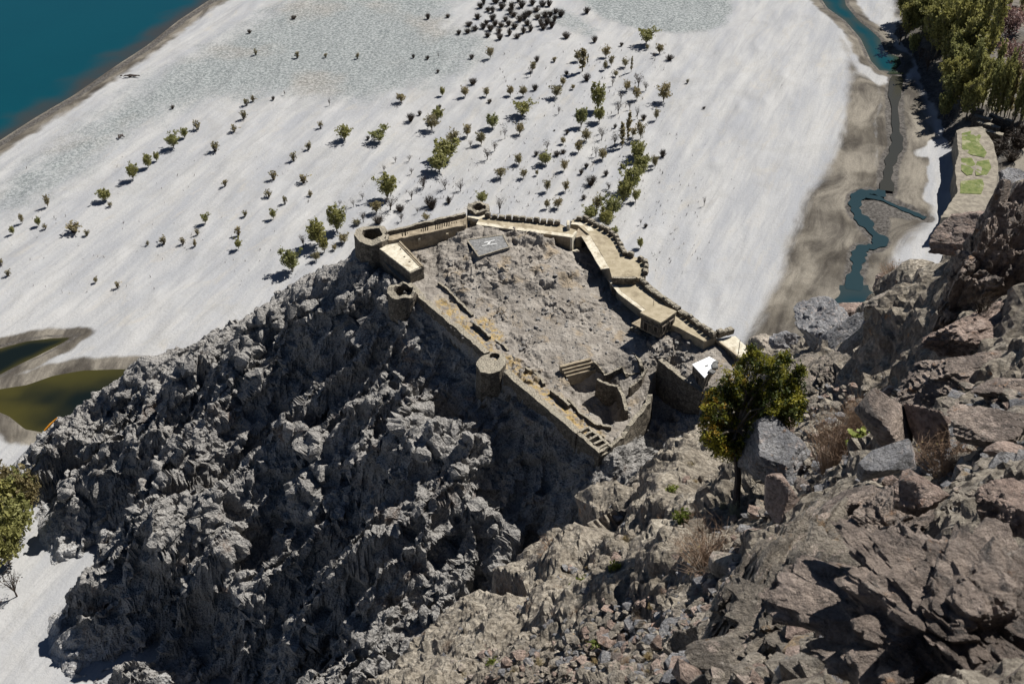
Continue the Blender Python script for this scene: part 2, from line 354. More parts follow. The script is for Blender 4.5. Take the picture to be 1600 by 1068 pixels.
M = dict(
    hill=mat_hill(), spur=mat_spur(), sand=mat_sand(),
    river=mat_water('turquoise_river_water', (0.001, 0.047, 0.062), (0.040, 0.040, 0.034)),
    lagoon=mat_water('teal_pool_water', (0.001, 0.040, 0.045), (0.035, 0.045, 0.03)),
    pond=mat_water('dark_green_pond_water', (0.005, 0.008, 0.006), (0.050, 0.044, 0.010)),
    creek=mat_water('shallow_creek_water', (0.012, 0.035, 0.042), (0.028, 0.042, 0.042), 0.12),
    murk=mat_water('murky_creek_water', (0.028, 0.028, 0.02), (0.05, 0.045, 0.033), 0.15),
    stone=mat_plain('dry_stone_masonry', (0.11, 0.096, 0.078), (0.21, 0.18, 0.14), 1.2, 0.95, 0.9, 0.12, 0.15, blocks=1.9, cap=(0.31, 0.278, 0.22)),
    mudwall=mat_plain('mud_plaster', (0.25, 0.208, 0.15), (0.37, 0.31, 0.225), 1.0, 0.95, 0.8, 0.14, 0.1, (0.18, 0.148, 0.105)),
    roof=mat_plain('mud_roof', (0.30, 0.255, 0.175), (0.40, 0.345, 0.25), 0.7, 0.95, 0.6, 0.08, 0.1, (0.24, 0.20, 0.14)),
    pale=mat_plain('pale_lime_crust', (0.47, 0.425, 0.325), (0.64, 0.59, 0.48), 1.2, 0.9, 0.7, 0.08, 0.15, (0.34, 0.29, 0.21)),
    white=mat_plain('white_roof_paint', (0.80, 0.81, 0.82), (0.88, 0.88, 0.88), 2.0, 0.6, 0.1, 0.02, 0.3, (0.70, 0.72, 0.74)),
    timber=mat_plain('grey_timber', (0.14, 0.115, 0.09), (0.24, 0.2, 0.16), 4.0, 0.85, 0.4, 0.02),
    metal=mat_plain('dull_pole_metal', (0.05, 0.05, 0.05), (0.09, 0.085, 0.08), 8.0, 0.6, 0.1, 0.01, 0.4),
    paving=mat_plain('cobbled_pad', (0.12, 0.12, 0.12), (0.25, 0.25, 0.245), 2.2, 0.9, 0.8, 0.08, 0.2),
    paint=mat_plain('white_marking', (0.45, 0.45, 0.44), (0.68, 0.68, 0.67), 3.0, 0.8, 0.2, 0.02, 0.2, (0.28, 0.28, 0.27)),
    dark=mat_plain('painted_opening_shade', (0.015, 0.013, 0.012), (0.03, 0.026, 0.022), 2.0),  # near-black colour painted for the shade inside doors and windows
    debris=mat_plain('grey_debris', (0.06, 0.06, 0.06), (0.20, 0.20, 0.19), 3.0),
    path=mat_plain('pale_field_path', (0.17, 0.15, 0.12), (0.28, 0.25, 0.20), 0.5),
    field=mat_plain('young_green_crop', (0.085, 0.115, 0.03), (0.17, 0.185, 0.07), 0.6, 0.9, 0.6, 0.1, 0.2, (0.27, 0.26, 0.16)),
    bark=mat_plain('grey_bark', (0.10, 0.085, 0.065), (0.20, 0.175, 0.14), 5.0),
    bark2=mat_plain('dark_twig_bark', (0.045, 0.036, 0.03), (0.09, 0.07, 0.06), 5.0),
    orange=mat_plain('orange_cloth', (0.75, 0.27, 0.02), (0.85, 0.36, 0.04), 2.0),
    gl=mat_leaf('spring_green_leaves', (0.17, 0.18, 0.06), (0.30, 0.305, 0.125), 0.42),
    ol=mat_leaf('olive_catkin_leaves', (0.175, 0.155, 0.08), (0.28, 0.25, 0.14), 0.38),
    dk=mat_leaf('dark_brown_twigs', (0.030, 0.024, 0.020), (0.075, 0.058, 0.045), 0.05),
    pk=mat_leaf('pink_blossom', (0.22, 0.14, 0.13), (0.34, 0.23, 0.21)),
    sh=mat_leaf('juniper_leaves', (0.15, 0.16, 0.015), (0.32, 0.29, 0.04), 0.4),
    sh2=mat_leaf('juniper_dark_leaves', (0.025, 0.042, 0.010), (0.07, 0.09, 0.02)),
    rust=mat_leaf('rust_leaves', (0.24, 0.15, 0.02), (0.34, 0.23, 0.035)),
    dry=mat_leaf('dry_brush', (0.22, 0.155, 0.11), (0.36, 0.27, 0.20)),
    straw=mat_leaf('straw_grass', (0.32, 0.26, 0.14), (0.44, 0.37, 0.22)),
    gsage=mat_leaf('sage_grass', (0.16, 0.19, 0.14), (0.28, 0.31, 0.25)),
    tgreen=mat_leaf('cushion_green', (0.13, 0.17, 0.03), (0.24, 0.27, 0.06)),
    hillstone=mat_boulder('grey_rubble', (0.22, 0.21, 0.20), (0.38, 0.36, 0.33), (0.36, 0.30, 0.24), 1.0, 0.3),
    b1=mat_boulder('dark_varnished_rock', (0.17, 0.132, 0.108), (0.42, 0.335, 0.275)),
    b2=mat_boulder('pink_brown_rock', (0.27, 0.19, 0.15), (0.52, 0.39, 0.32), (0.50, 0.26, 0.15)),
    b3=mat_boulder('tan_grey_rock', (0.26, 0.225, 0.18), (0.47, 0.41, 0.33), (0.42, 0.28, 0.14), 1.0, 0.6),
    b4=mat_boulder('blue_grey_rock', (0.20, 0.20, 0.212), (0.38, 0.375, 0.38), (0.33, 0.20, 0.12)),
    b5=mat_boulder('rough_conglomerate', (0.15, 0.126, 0.10), (0.40, 0.345, 0.275), (0.33, 0.20, 0.09), 1.6, 0.8, 1.3),
)

# ------------------------------------------------------------------ river plain
def px_poly(L, z=0.0): return [W2(x, y, z) for x, y in L]
def geomspace_axis(lo, hi, step, far, g=1.35):
    a = list(np.arange(lo, hi + step * .5, step)); s = step; x = a[-1]; up = []
    while x < far: s *= g; x += s; up.append(x)
    s = step; x = lo; dn = []
    while x > -far: s *= g; x -= s; dn.append(x)
    return np.array(dn[::-1] + a + up)
RIVER = [(-900, -400), (500, -90), (372, -10), (330, 2), (285, 32), (235, 72), (180, 108), (120, 150), (60, 185), (0, 224), (-60, 262), (-400, 480), (-2500, 900)]
LAGOON = [(1255, -60), (1275, -10), (1290, 12), (1318, 32), (1342, 60), (1358, 95), (1372, 110), (1398, 113), (1412, 100), (1408, 88), (1386, 80), (1378, 60), (1362, 45), (1345, 32), (1325, 8), (1310, -60)]
POND1 = [(-40, 545), (0, 540), (40, 529), (80, 524), (125, 522), (95, 540), (60, 558), (30, 572), (0, 588), (-40, 600)]
POND2 = [(-45, 612), (0, 600), (40, 594), (80, 580), (130, 571), (190, 569), (330, 569), (240, 640), (120, 700), (62, 682), (30, 676), (4, 655), (-20, 645), (-50, 640)]
CREEKPOOL = [(1282, 498), (1288, 474), (1312, 456), (1335, 450), (1348, 448), (1370, 455), (1374, 465), (1400, 480), (1380, 520), (1300, 520)]
creek_line = [(1384, 301), (1372, 300), (1358, 299), (1343, 303), (1336, 318), (1340, 332), (1352, 346), (1362, 360), (1376, 373), (1368, 383), (1350, 386), (1342, 397), (1340, 412), (1336, 430), (1334, 452)]
creek3 = [(1352, 305), (1374, 309), (1398, 320), (1428, 332), (1446, 340)]
def spline(P, n=6):
    P = [np.asarray(p, float) for p in P]; P = [P[0] * 2 - P[1]] + P + [P[-1] * 2 - P[-2]]; o = []
    for i in range(1, len(P) - 2):
        for k in range(n):
            t = k / n; a, b, c, d = P[i-1:i+3]; o.append(.5 * (2*b + (c-a)*t + (2*a-5*b+4*c-d)*t*t + (3*b-a-3*c+d)*t**3))
    return o + [P[-2]]
creek2 = [(1402, 118), (1398, 150), (1400, 200), (1402, 225), (1392, 250), (1387, 275), (1386, 297)]
GRAVEL = [(-30, 345), (60, 330), (150, 262), (230, 205), (330, 165), (430, 160), (560, 165), (640, 150), (740, 128), (760, 100), (790, 60), (720, 30), (740, -30), (500, -40), (400, 15), (300, 75), (200, 125), (110, 195), (30, 250), (-30, 290)]
GRAVEL2 = [(880, -40), (912, 5), (940, 30), (985, 44), (1030, 52), (1075, 55), (1115, 50), (1140, 35), (1146, 15), (1140, -40)]
GRAVEL3 = [(820, 20), (880, 10), (940, 45), (925, 60), (880, 45)]
MUD = [(1300, 40), (1335, 70), (1356, 110), (1385, 122), (1412, 118), (1428, 90), (1462, 150), (1482, 215), (1486, 300), (1480, 350), (1440, 370), (1420, 420), (1440, 470), (1300, 560), (1200, 600), (1100, 590), (1130, 545), (1165, 500), (1198, 430), (1232, 350), (1250, 290), (1292, 240), (1308, 170), (1312, 110)]
BANK = [(1385, -60), (1395, 20), (1412, 60), (1432, 92), (1450, 130), (1455, 170), (1476, 205), (1482, 235), (1488, 275), (1480, 320), (1500, 380), (2400, 380), (2600, -60)]
DARKG = [(1445, 140), (1472, 190), (1476, 215), (1492, 235), (1495, 210), (1480, 170), (1470, 130), (1450, 100), (1425, 50), (1400, 35), (1400, 55), (1430, 92)]
PEBBAR = [(1345, 303), (1385, 304), (1420, 318), (1450, 340), (1420, 345), (1390, 340), (1392, 360), (1378, 372), (1362, 356), (1350, 340), (1341, 320)]
def plain_cover(X, Y):
    n = len(X); P = np.c_[X, Y, np.zeros(n)]
    wob = fbm(P, 26, 4, 3) * 7; wob2 = fbm(P, 5, 3, 8) * 1.6
    sd = lambda L: poly_sd(X, Y, px_poly(L))
    g = np.maximum.reduce([sst(16, -26, sd(GRAVEL) + wob), sst(4, -5, sd(GRAVEL2) + wob2), 0.7 * sst(4, -4, sd(GRAVEL3) + wob2)])
    m = 1.15 * sst(4, -12, sd(MUD) + wob * .6)
    riv = sd(RIVER); m = np.maximum(m, sst(10, 1, riv + wob2 * 1.5))
    m = np.maximum(m, sst(6, 1, np.minimum(sd(POND1), sd(POND2)) + wob2))
    m = np.maximum(m, 0.9 * sst(7, 2, sd(LAGOON) + wob2))
    lines = [((1355, 105), (1372, 130), (1376, 160), (1368, 190), (1370, 260), (1376, 290)), ((1440, 240), (1470, 225), (1462, 280), (1455, 310))]
    pale = np.maximum(.6 * sst(2.4, 0.3, line_d(X, Y, [W2(*p) for p in lines[0]]) + wob2 * .6), sst(5, 1, line_d(X, Y, [W2(*p) for p in lines[1]]) + wob2 * 1.5))
    m = np.clip(m - 0.75 * pale, 0, 1)
    bank = sst(3, -3, sd(BANK) + wob2)
    m = np.maximum(m, bank * 0.72)
    d = np.maximum.reduce([sst(2.5, -1.5, sd(DARKG) + wob2 * 1.4), 0.95 * sst(2, -2, sd(PEBBAR) + wob2), 0.9 * sst(3.2, 0.2, np.abs(riv - .5) + np.abs(wob2) * .8),
        0.8 * sst(2.2, 0.0, np.abs(sd(LAGOON)) + np.abs(wob2) * .8), 0.7 * sst(1.6, 0.0, np.abs(sd(POND1)) + np.abs(wob2) * .6)])
    for L, w_ in ((creek_line, 3.4), (creek3, 3.0), (creek2, 3.6)): d = np.maximum(d, .75 * sst(w_ * 1.5, w_ * .7, line_d(X, Y, spline([W2(*p) for p in L])) + np.abs(wob2) * .8))
    return g, m, d, bank
def plain_height(X, Y):
    P = np.c_[X, Y, np.zeros(len(X))]
    near = (np.abs(X) < 400) & (Y < 800)
    z = np.zeros(len(X)); z[near] = fbm(P[near] * [1, 0.7, 1], 34, 3, 21) * 1.1
    rot = np.c_[(P[:, 0] * .40 + P[:, 1] * .92) * .30, -P[:, 0] * .92 + P[:, 1] * .40, P[:, 2]]
    z[near] += (fbm(rot[near], 9, 3, 33, ridged=True) - 0.6) * 0.8
    sd = lambda L: poly_sd(X, Y, px_poly(L))
    damp = np.ones(len(X))
    for L in (RIVER, LAGOON, POND1, POND2, CREEKPOOL): damp = np.minimum(damp, sst(0.0, 14.0, sd(L)))
    damp = np.minimum(damp, sst(2, 18, sd(MUD)) * .85 + .15)
    z *= damp; z = np.maximum(z, -0.25) + 0.02
    for L, k in ((RIVER, 0.12), (LAGOON, 0.25), (POND1, 0.2), (POND2, 0.12), (CREEKPOOL, 0.3)):
        s = sd(L); z = np.where(s < 2, np.minimum(z, np.clip(s * k, -3.5, 9) - .05 + .05), z)
    for L, w in ((creek_line, 2.3), (creek2, 2.2), (creek3, 1.4)):
        dd = line_d(X, Y, spline([W2(*p) for p in L])); z -= 0.45 * sst(w * 2.3, w * 1.25, dd)
    b = sd(BANK); z += sst(2, -9, b + fbm(P, 6, 3, 44) * 3) * 3.2 + sst(-10, -60, b) * 3.0
    s = sst(0, -1, sd([(1400, 35), (1430, 92), (1478, 200), (1500, 160), (1440, 60), (1410, 20)])); 
    return z
xs = geomspace_axis(-225, 240, 1.1, 9000); ys = geomspace_axis(135, 510, 1.1, 9000)
GX, GY = np.meshgrid(xs, ys, indexing='ij'); gx, gy = GX.ravel(), GY.ravel()
pz = plain_height(gx, gy)
me = npmesh('sand_plain', np.c_[gx, gy, pz], gridfaces(len(xs), len(ys)), M['sand'], True)
g_, m_, d_, bk_ = plain_cover(gx, gy); add_col(me, 'cover', np.c_[g_, m_, d_]); fs_ = poly_sd(gx, gy, px_poly(MUD)) / 100 + fbm(np.c_[gx, gy, gx * 0], 30, 3, 9) * .05; add_col(me, 'flow', np.c_[fs_, (gy + gx * .3) / 100, gx * 0])
setp(link('sand_plain', me), kind='structure')
def ground_z(x, y):
    return float(plain_height(np.array([x]), np.array([y]))[0])
def water(name, L, z, mat, shallow, res=1.2, lim=None):
    P = np.array(px_poly(L)); lo = P.min(0) - 1; hi = P.max(0) + 1
    if lim: lo = np.maximum(lo, lim[0]); hi = np.minimum(hi, lim[1])
    ax = np.arange(lo[0], hi[0] + res, res); ay = np.arange(lo[1], hi[1] + res, res); A, B = np.meshgrid(ax, ay, indexing='ij'); a, b = A.ravel(), B.ravel()
    s = poly_sd(a, b, P); keep = (s < 3.0).reshape(len(ax), len(ay))
    F = gridfaces(len(ax), len(ay), keep); used, inv = np.unique(F, return_inverse=True); F = inv.reshape(F.shape)
    V = np.c_[a, b, np.full(len(a), z)][used]; me = npmesh(name, V, F, mat, True)
    wv = fbm(V * [1, 1, 0], 12, 3, 5) * shallow * .7
    c = sst(-shallow, 0, s[used] + wv); add_col(me, 'cover', np.c_[c, c, c]); return setp(link(name, me), kind='structure')
water('river_water', RIVER, -0.22, M['river'], 14, 2.5, ((-900, 150), (260, 1500)))
water('lagoon_water', LAGOON, -0.2, M['lagoon'], 5)
water('pond_water', POND1, -0.2, M['pond'], 3)
water('pond_water', POND2, -0.21, M['pond'], 13)
water('creek_pool_water', CREEKPOOL, -0.23, M['creek'], 6)
for L, w, mt_, wz in ((creek_line, 2.0, 'creek', -.19), (creek2, 1.9, 'murk', -.18), (creek3, 1.0, 'creek', -.20)):
    C = np.array(spline([W2(*p) for p in L])); t = np.gradient(C, axis=0); t /= np.linalg.norm(t, axis=1, keepdims=True); nn = np.c_[-t[:, 1], t[:, 0]]
    ww = w * (0.9 + 0.35 * np.sin(np.arange(len(C)) * .41 + np.sin(np.arange(len(C)) * .97)))[:, None]
    V = np.r_[np.c_[C - nn * ww, np.full(len(C), wz)], np.c_[C + nn * ww, np.full(len(C), wz)]]; n = len(C)
    me = npmesh('creek_water', V, np.array([(i, i + 1, n + i + 1, n + i) for i in range(n - 1)]), M[mt_], True)
    add_col(me, 'cover', np.full((len(V), 3), 0.5)); setp(link('creek_water', me), kind='structure')
HS = 0.27
yard_ctrl = [W(*p) for p in [
 (565,365,60.8),(600,365,60.8),(640,372,60),(700,365,60.3),(735,345,60.5),(745,372,61.8),(800,372,61.8),(850,395,61.3),(680,400,60),(690,440,59.8),(640,440,59.9),(650,462,59.9),(720,400,61.2),(760,420,61.4),(830,430,61),(900,400,60.3),
 (890,345,60.3),(930,420,60),(950,380,60),(900,450,60.3),(960,490,59.8),(1000,520,59.5),(930,530,59.3),(860,500,59.8),(780,480,59.6),(720,480,59.6),(800,530,58.9),(860,550,58.9),(700,500,59.5),(735,528,59.2),(770,560,58.7),
 (800,585,58.4),(845,625,57.4),(880,600,57.2),(900,672,56.4),(950,660,55.6),(940,690,55.4),(925,560,58.9),(960,570,57.6),(985,590,56.8),(1000,560,59),(1040,545,60),(1100,545,60.5),(1140,540,60.8),(1165,560,60.4),(1120,585,59.8),(1080,590,59.4),(1060,575,59.5),
 (1040,585,56),(1000,620,55.2),(975,655,54.6),(1010,400,60),(1060,470,60.2),(1120,510,60.5)]]
# ------------------------------------------------------------------ fortress hill
hill_ctrl = [W(*p) for p in [
 # outside the walls
 (556,392,58),(570,408,59),(600,440,58),(622,468,58.6),(600,452,58),(660,495,57),(700,530,56.7),(740,565,56.2),(770,598,56),(820,628,56.3),(870,668,55.6),(938,716,54.8),(975,700,54),(540,400,56),(640,540,54),(720,610,52.5),(800,675,51),(860,730,49),
 (1010,690,49.5),(1050,650,52),(1090,650,54),(1120,690,53),
 # gully against the spur
 (932,813,47),(880,860,44),(830,904,41),(737,965,38),(650,1040,33),(560,1120,27),
 # face
 (500,430,52),(540,480,51),(450,480,46),(560,560,47),(480,560,42),(620,580,48),(400,520,40),(660,640,45),(600,680,47),(740,700,50.5),(800,740,49.8),(870,770,49.8),
 (350,560,33),(420,640,34),(300,580,29),(250,640,20),(520,720,38),(650,760,44.5),(750,820,45),(560,800,38),(450,760,33),(350,700,28),(680,880,40),(600,900,36),(500,880,31),
 (200,640,14),(130,700,10),(70,690,7),(40,735,4),(110,780,9),(200,760,17),(300,780,23),(400,840,24),(150,860,13),(250,850,22),(120,920,6),(330,880,25),(430,900,27),
 (230,960,9),(330,1000,8),(430,1020,16),(520,980,25),(600,1000,31),(560,1060,26),(150,990,6),(480,1100,18),(300,1080,7),(180,1060,5),(230,1100,5),(400,1120,6),
 # foot
 (20,762,0.3),(50,800,0),(75,880,-0.5),(66,960,-1),(66,1010,-1),(92,1068,-1),(130,1150,-2),(300,1200,2),
 # far skyline, left
 (555,388,58),(500,422,52),(450,453,46),(400,489,39),(350,519,32),(290,552,26),(240,560,21),(200,578,16)]]
def back(px, py, z, dy, z2, dx=0): 
    a = W(px, py, z); return np.array([a[0] + dx, a[1] + dy, z2])
for p in [(555,388,58,14,40),(555,388,58,40,8,-12),(450,446,47,12,33),(450,446,47,34,2,-12),(350,512,33,14,18),(350,512,33,32,-2,-8),(290,545,27,22,0,-4),(200,572,17,14,-2,-4),(60,690,6,10,-3,-6),(20,740,1,8,-6,-8),
          (650,335,60,6,44),(650,335,60,45,2),(745,318,60,5,44),(745,318,60,48,0),(890,335,60,6,44,4),(890,335,60,42,0,14),(960,365,60,4,42,8),(960,365,60,30,2,34),(1010,410,60,4,42,8),(1010,410,60,20,5,36),
          (1060,480,60,4,42,8),(1060,480,60,20,4,34),(1140,520,60,7,44,8),(1140,520,60,25,2,34)]:
    hill_ctrl.append(back(*p))
hill_ctrl += [W(*p) for p in [(562,385,58),(600,420,57.5),(1180,560,60),(1170,600,58),(1140,630,56),(1100,640,53),(1040,620,52)]]
hill_ctrl += [np.array(p, float) for p in [(46,160,62),(52,150,66),(60,165,48),(75,180,20),(60,140,72),(75,140,60),(48,120,86),(30,120,78),(24,100,88),(20,130,62),(62,110,92),(90,130,60),(16,128,56),(10,120,58),(8,132,44),(2,126,40),(-8,115,30)]]
tps_h = TPS(hill_ctrl, 0.002); tps_y = TPS(yard_ctrl, 0.001)
YARD = [W2(x, y, z) for x, y, z in [(556,372,62),(562,354,62),(606,354,62),(728,331,63),(738,322,63),(758,322,63),(765,335,63),(876,349,63),(891,346,63),(914,343,63),(933,353,63),(952,363,63),(962,371,63),(976,398,63),(1008,409,63),(1012,430,63),(1060,481,62),(1118,524,62),(1150,520,61),(1178,548,60.5),(1160,600,59),(1098,612,58.8),(1050,580,59.5),(1030,563,59.5),(1012,612,56.5),(1016,628,56),(975,680,55.5),(950,700,55.5),(934,704,56),(902,674,57),(785,578,59),(765,570,59),(742,566,59),(757,555,59),(654,463,60),(640,450,60),(590,392,61),(575,380,62)]]
MOUND = [W2(x, y, 61) for x, y in [(688,384),(690,410),(702,446),(745,462),(780,445),(830,450),(880,440),(915,425),(880,395),(830,375),(790,360),(740,366)]]
PIT = [W2(x, y, 56) for x, y in [(890,592),(930,588),(962,600),(975,640),(955,655),(925,655),(895,630)]]
def hill_base(X, Y):
    P = np.c_[X, Y, np.zeros(len(X))]
    yd = poly_sd(X, Y, YARD); inside = sst(0.15, -0.45, yd); out = sst(0.0, 1.5, yd)
    z = tps_h(X, Y); m_ = yd < 1; z[m_] = z[m_] * (1 - inside[m_]) + tps_y(X[m_], Y[m_]) * inside[m_]
    # ribs and gullies that run down the face
    wx = fbm(P, 22, 3, 61) * 9; wy = fbm(P + 50, 22, 3, 62) * 9
    u = (X + wx) * 0.80 + (Y + wy) * 0.60; v = -(X + wx) * 0.60 + (Y + wy) * 0.80
    rib = fbm(np.c_[u * 0.30, v, z * 0.12], 19, 3, 63, 0.42, True) - 0.60
    rib2 = fbm(np.c_[u * 0.38, v, z * 0.2], 7.0, 3, 64, 0.5, True) - 0.6
    foot = sst(-1.5, 7, z)
    sky_l = line_d(X, Y, [W(*p) for p in [(555,388,58),(500,415,53),(450,446,47),(400,482,40),(350,512,33),(290,545,27),(240,552,22),(200,572,17),(60,690,6)]])
    calm = 0.25 + 0.75 * sst(2, 14, sky_l)
    z = z + sst(0.0, 13.0, yd) * foot * calm * (rib * 17.5 + rib2 * 6.5)
    k = sst(2.0, -0.8, poly_sd(X, Y, MOUND) + fbm(P, 3.5, 3, 66) * 2.0); pad = poly_sd(X, Y, [W2(x, y, 63) for x, y in [(728,374),(787,366),(798,387),(748,403)]]); z = z + k * 1.3 * inside; z = np.where(inside > .5, z + (62.75 - z) * sst(2.5, 0.0, pad), z)
    z = z - 3.2 * sst(1.2, -1.6, poly_sd(X, Y, PIT) + fbm(P, 2, 2, 67)) 
    return z, inside, out, foot, k
def facet_disp(P, amps, sh=0.6):
    d = 0
    for sc, amp, sd in amps:
        Q = P + np.stack([fbm(P, sc * 1.6, 1, sd + 40 + k) for k in range(3)], 1) * sc * 0.45
        v, cr = facets(Q, sc, sd); d = d + amp * (v * 1.5 * cr - (1 - cr) * 0.25)
    return d
hx = np.arange(-122, 78, HS); hy = np.arange(96, 246, HS)
HX, HY = np.meshgrid(hx, hy, indexing='ij'); X, Y = HX.ravel(), HY.ravel()
hz, ins_, out_, foot_, mk_ = hill_base(X, Y)
P = np.c_[X, Y, hz].astype(np.float32); N = vnormals(P, len(hx), len(hy))
near = (hz > -4)
D = np.zeros(len(X), np.float32); Pn = P[near]
padm = sst(-.3, 1.0, poly_sd(X, Y, [W2(x, y, 63) for x, y in [(728,374),(787,366),(798,387),(748,403)]]))
rock = padm * (0.05 + 0.95 * out_ + 0.28 * mk_ * ins_ + 0.03 * ins_) * (0.10 + 0.90 * foot_)
D[near] = facet_disp(Pn, [(7.0, 1.5, 1), (2.8, 0.85, 2), (1.1, 0.30, 3)], .75) + fbm(Pn, 4.5, 4, 81, 0.45, True) * 0.9 - 0.5 + fbm(Pn, 0.8, 2, 86) * 0.12
sky_d = line_d(X, Y, [W(*p) for p in [(555,388,58),(500,415,53),(450,446,47),(400,482,40),(350,512,33),(290,545,27),(240,552,22),(200,572,17)]])
D *= rock * (0.4 + 0.6 * sst(1, 10, sky_d))
small = np.zeros(len(X), np.float32); small[near] = facet_disp(Pn, [(0.9, 0.2, 9), (2.4, 0.5, 10)])
D += small * ins_ * (0.25 + 0.8 * sst(0.45, 0.62, fbm(P, 9, 3, 90) + 0.5))
P2 = P + N * D[:, None]
keep = (P2[:, 2] > -1.6).reshape(len(hx), len(hy)); 
F = gridfaces(len(hx), len(hy), keep); used, inv = np.unique(F, return_inverse=True); F = inv.reshape(F.shape).astype(np.int32)
me = npmesh('hill_rock', P2[used], F, M['hill'], False)
grassm = np.zeros(len(X))
for L in ([(690,470,60),(760,535,60)],[(790,560,59),(900,650,57),(930,680,56)],[(755,500,60),(775,520,60)]):
    grassm = np.maximum(grassm, sst(2.4, 0.4, line_d(X, Y, [W(*p) for p in L]) + fbm(P, 3, 3, 91) * 2))
sandm = sst(9, 0, hz) * sst(40, -40, X + 40) * 0.9
add_col(me, 'mask', np.c_[ins_, grassm * 0.9, sandm][used])
setp(link('hill_rock', me), kind='structure')
from mathutils.bvhtree import BVHTree
HG = P2[:, 2].reshape(len(hx), len(hy))
def hill_z(x, y):
    i = (x - hx[0]) / HS; j = (y - hy[0]) / HS; i0 = int(min(max(i, 0), len(hx) - 2)); j0 = int(min(max(j, 0), len(hy) - 2))
    return float(HG[i0:i0 + 2, j0:j0 + 2].mean())

# ------------------------------------------------------------------ near slope (the spur the photographer stands on)
edge_L = [(480,1200,27),(623,1068,29),(737,965,33),(829,904,36),(932,813,42),(1000,752,50),(1080,700,60),(1150,650,75)]
edge_B = [(1190,575,90),(1225,540,88),(1262,525,78),(1300,510,70),(1370,492,60),(1425,455,52),(1450,435,46),(1500,395,40),(1560,300,37),(1640,240,36),(1800,215,36)]
inner = [(1150,800,27),(1050,850,29),(900,950,28),(800,1060,25.5),(950,1060,22.5),(1100,1000,20.5),(1100,920,23),(1200,850,21.5),(1200,1000,18),(1330,900,11),(1230,1060,10.5),(1300,790,17),(1350,700,19),(1450,700,16.5),(1550,720,13),
 (1600,650,15),(1550,600,19),(1500,540,23),(1420,600,25),(1320,650,27),(1250,640,34),(1300,560,44),(1380,520,42),(1450,480,36),(1560,430,30),(1640,380,29),(1520,800,9),(1000,900,28),(1000,830,33),(1080,770,36)]
sp = [WD(*p) for p in edge_L + edge_B + inner] + [np.array(p, float) for p in [(0,0,188.2),(3,1,188.3),(1.5,3,186.2),(-3,1,184),(0,-12,189),(12,-10,190),(12,4,186.5),(25,10,186),(-12,-6,176),(25,30,178),(40,20,186)]]
tps_s = TPS(sp, 0.01)
SPUR = [WD(*p)[:2] for p in edge_L + edge_B] + [np.array(p, float) for p in [(60, 20), (60, -25), (-14, -25), (-9, 5)]]
na, nr = int(195 / HS), int(235 / HS)
ang = np.linspace(R(-42), R(62), na); rad = 2.2 * (125 / 2.2) ** np.linspace(0, 1, nr)
A, Rr = np.meshgrid(ang, rad, indexing='ij'); X = (np.sin(A) * Rr).ravel(); Y = (np.cos(A) * Rr).ravel(); rr = Rr.ravel()
def spur_base(X, Y):
    z = tps_s(X, Y); r = np.hypot(X, Y); P = np.c_[X, Y, z]
    w = fbm(P, 7, 3, 120) * 2.6 + fbm(P, 1.8, 2, 124) * 0.6
    sd = poly_sd(X, Y, SPUR) + w * np.clip(r / 40, 0.2, 1)
    z = z - 2.2 * np.maximum(0, sd + 0.6) * sst(-0.6, 3, sd)
    # ledges: strata that strike down the slope
    u = X * 0.55 - Y * 0.3 + z * 0.75 + fbm(P, 9, 3, 130) * 3; st = 2.7
    q = u / st; fr = q - np.floor(q); z = z + (sst(0.0, 0.22, fr) - fr) * st * 0.08 * np.clip(r / 22, 0.1, 1) 
    return z
z = spur_base(X, Y); P = np.c_[X, Y, z].astype(np.float32); N = vnormals(P, na, nr)
sc = np.clip(rr / 30, 0.25, 1.0)
D = fbm(P, 7.0, 4, 140, 0.45, True) * 1.5 - 0.85
D = D + facet_disp(P, [(4.5, 0.7, 21), (1.4, 0.2, 22)], .05); D *= sc
D += facet_disp(P, [(0.5, 0.11, 23)], .1) * np.clip(rr / 12, 0.4, 1) + fbm(P, 0.28, 2, 150) * 0.05
n_ = rr < 24; D[n_] += facet_disp(P[n_], [(0.16, 0.035, 24)], .1) + fbm(P[n_], 0.07, 2, 151) * 0.014
P2 = P + N * D[:, None]
SG = P2[:, 2].reshape(na, nr)
keep = ((P2[:, 2] > -2) & (poly_sd(X, Y, SPUR) < 22)).reshape(na, nr)
F = gridfaces(na, nr, keep); used, inv = np.unique(F, return_inverse=True); F = inv.reshape(F.shape).astype(np.int32)
me = npmesh('slope_rock', P2[used], F, M['spur'], False); setp(link('slope_rock', me), kind='structure')
def spur_z(x, y):
    i = (math.atan2(x, y) - ang[0]) / (ang[1] - ang[0]); j = math.log(max(math.hypot(x, y), 2.3) / 2.2) / math.log(125 / 2.2) * (nr - 1)
    i0 = int(min(max(i, 0), na - 2)); j0 = int(min(max(j, 0), nr - 2)); return float(SG[i0:i0 + 2, j0:j0 + 2].mean())
def spur_hit(px, py, d0=3, d1=120):
    d = ray(px, py); d = d / np.linalg.norm(d); t = d0; 
    while t < d1:
        p = np.array([0, 0, CAMZ]) + d * t
        if p[2] < spur_z(p[0], p[1]): return p, t
        t *= 1.012
    return None, None
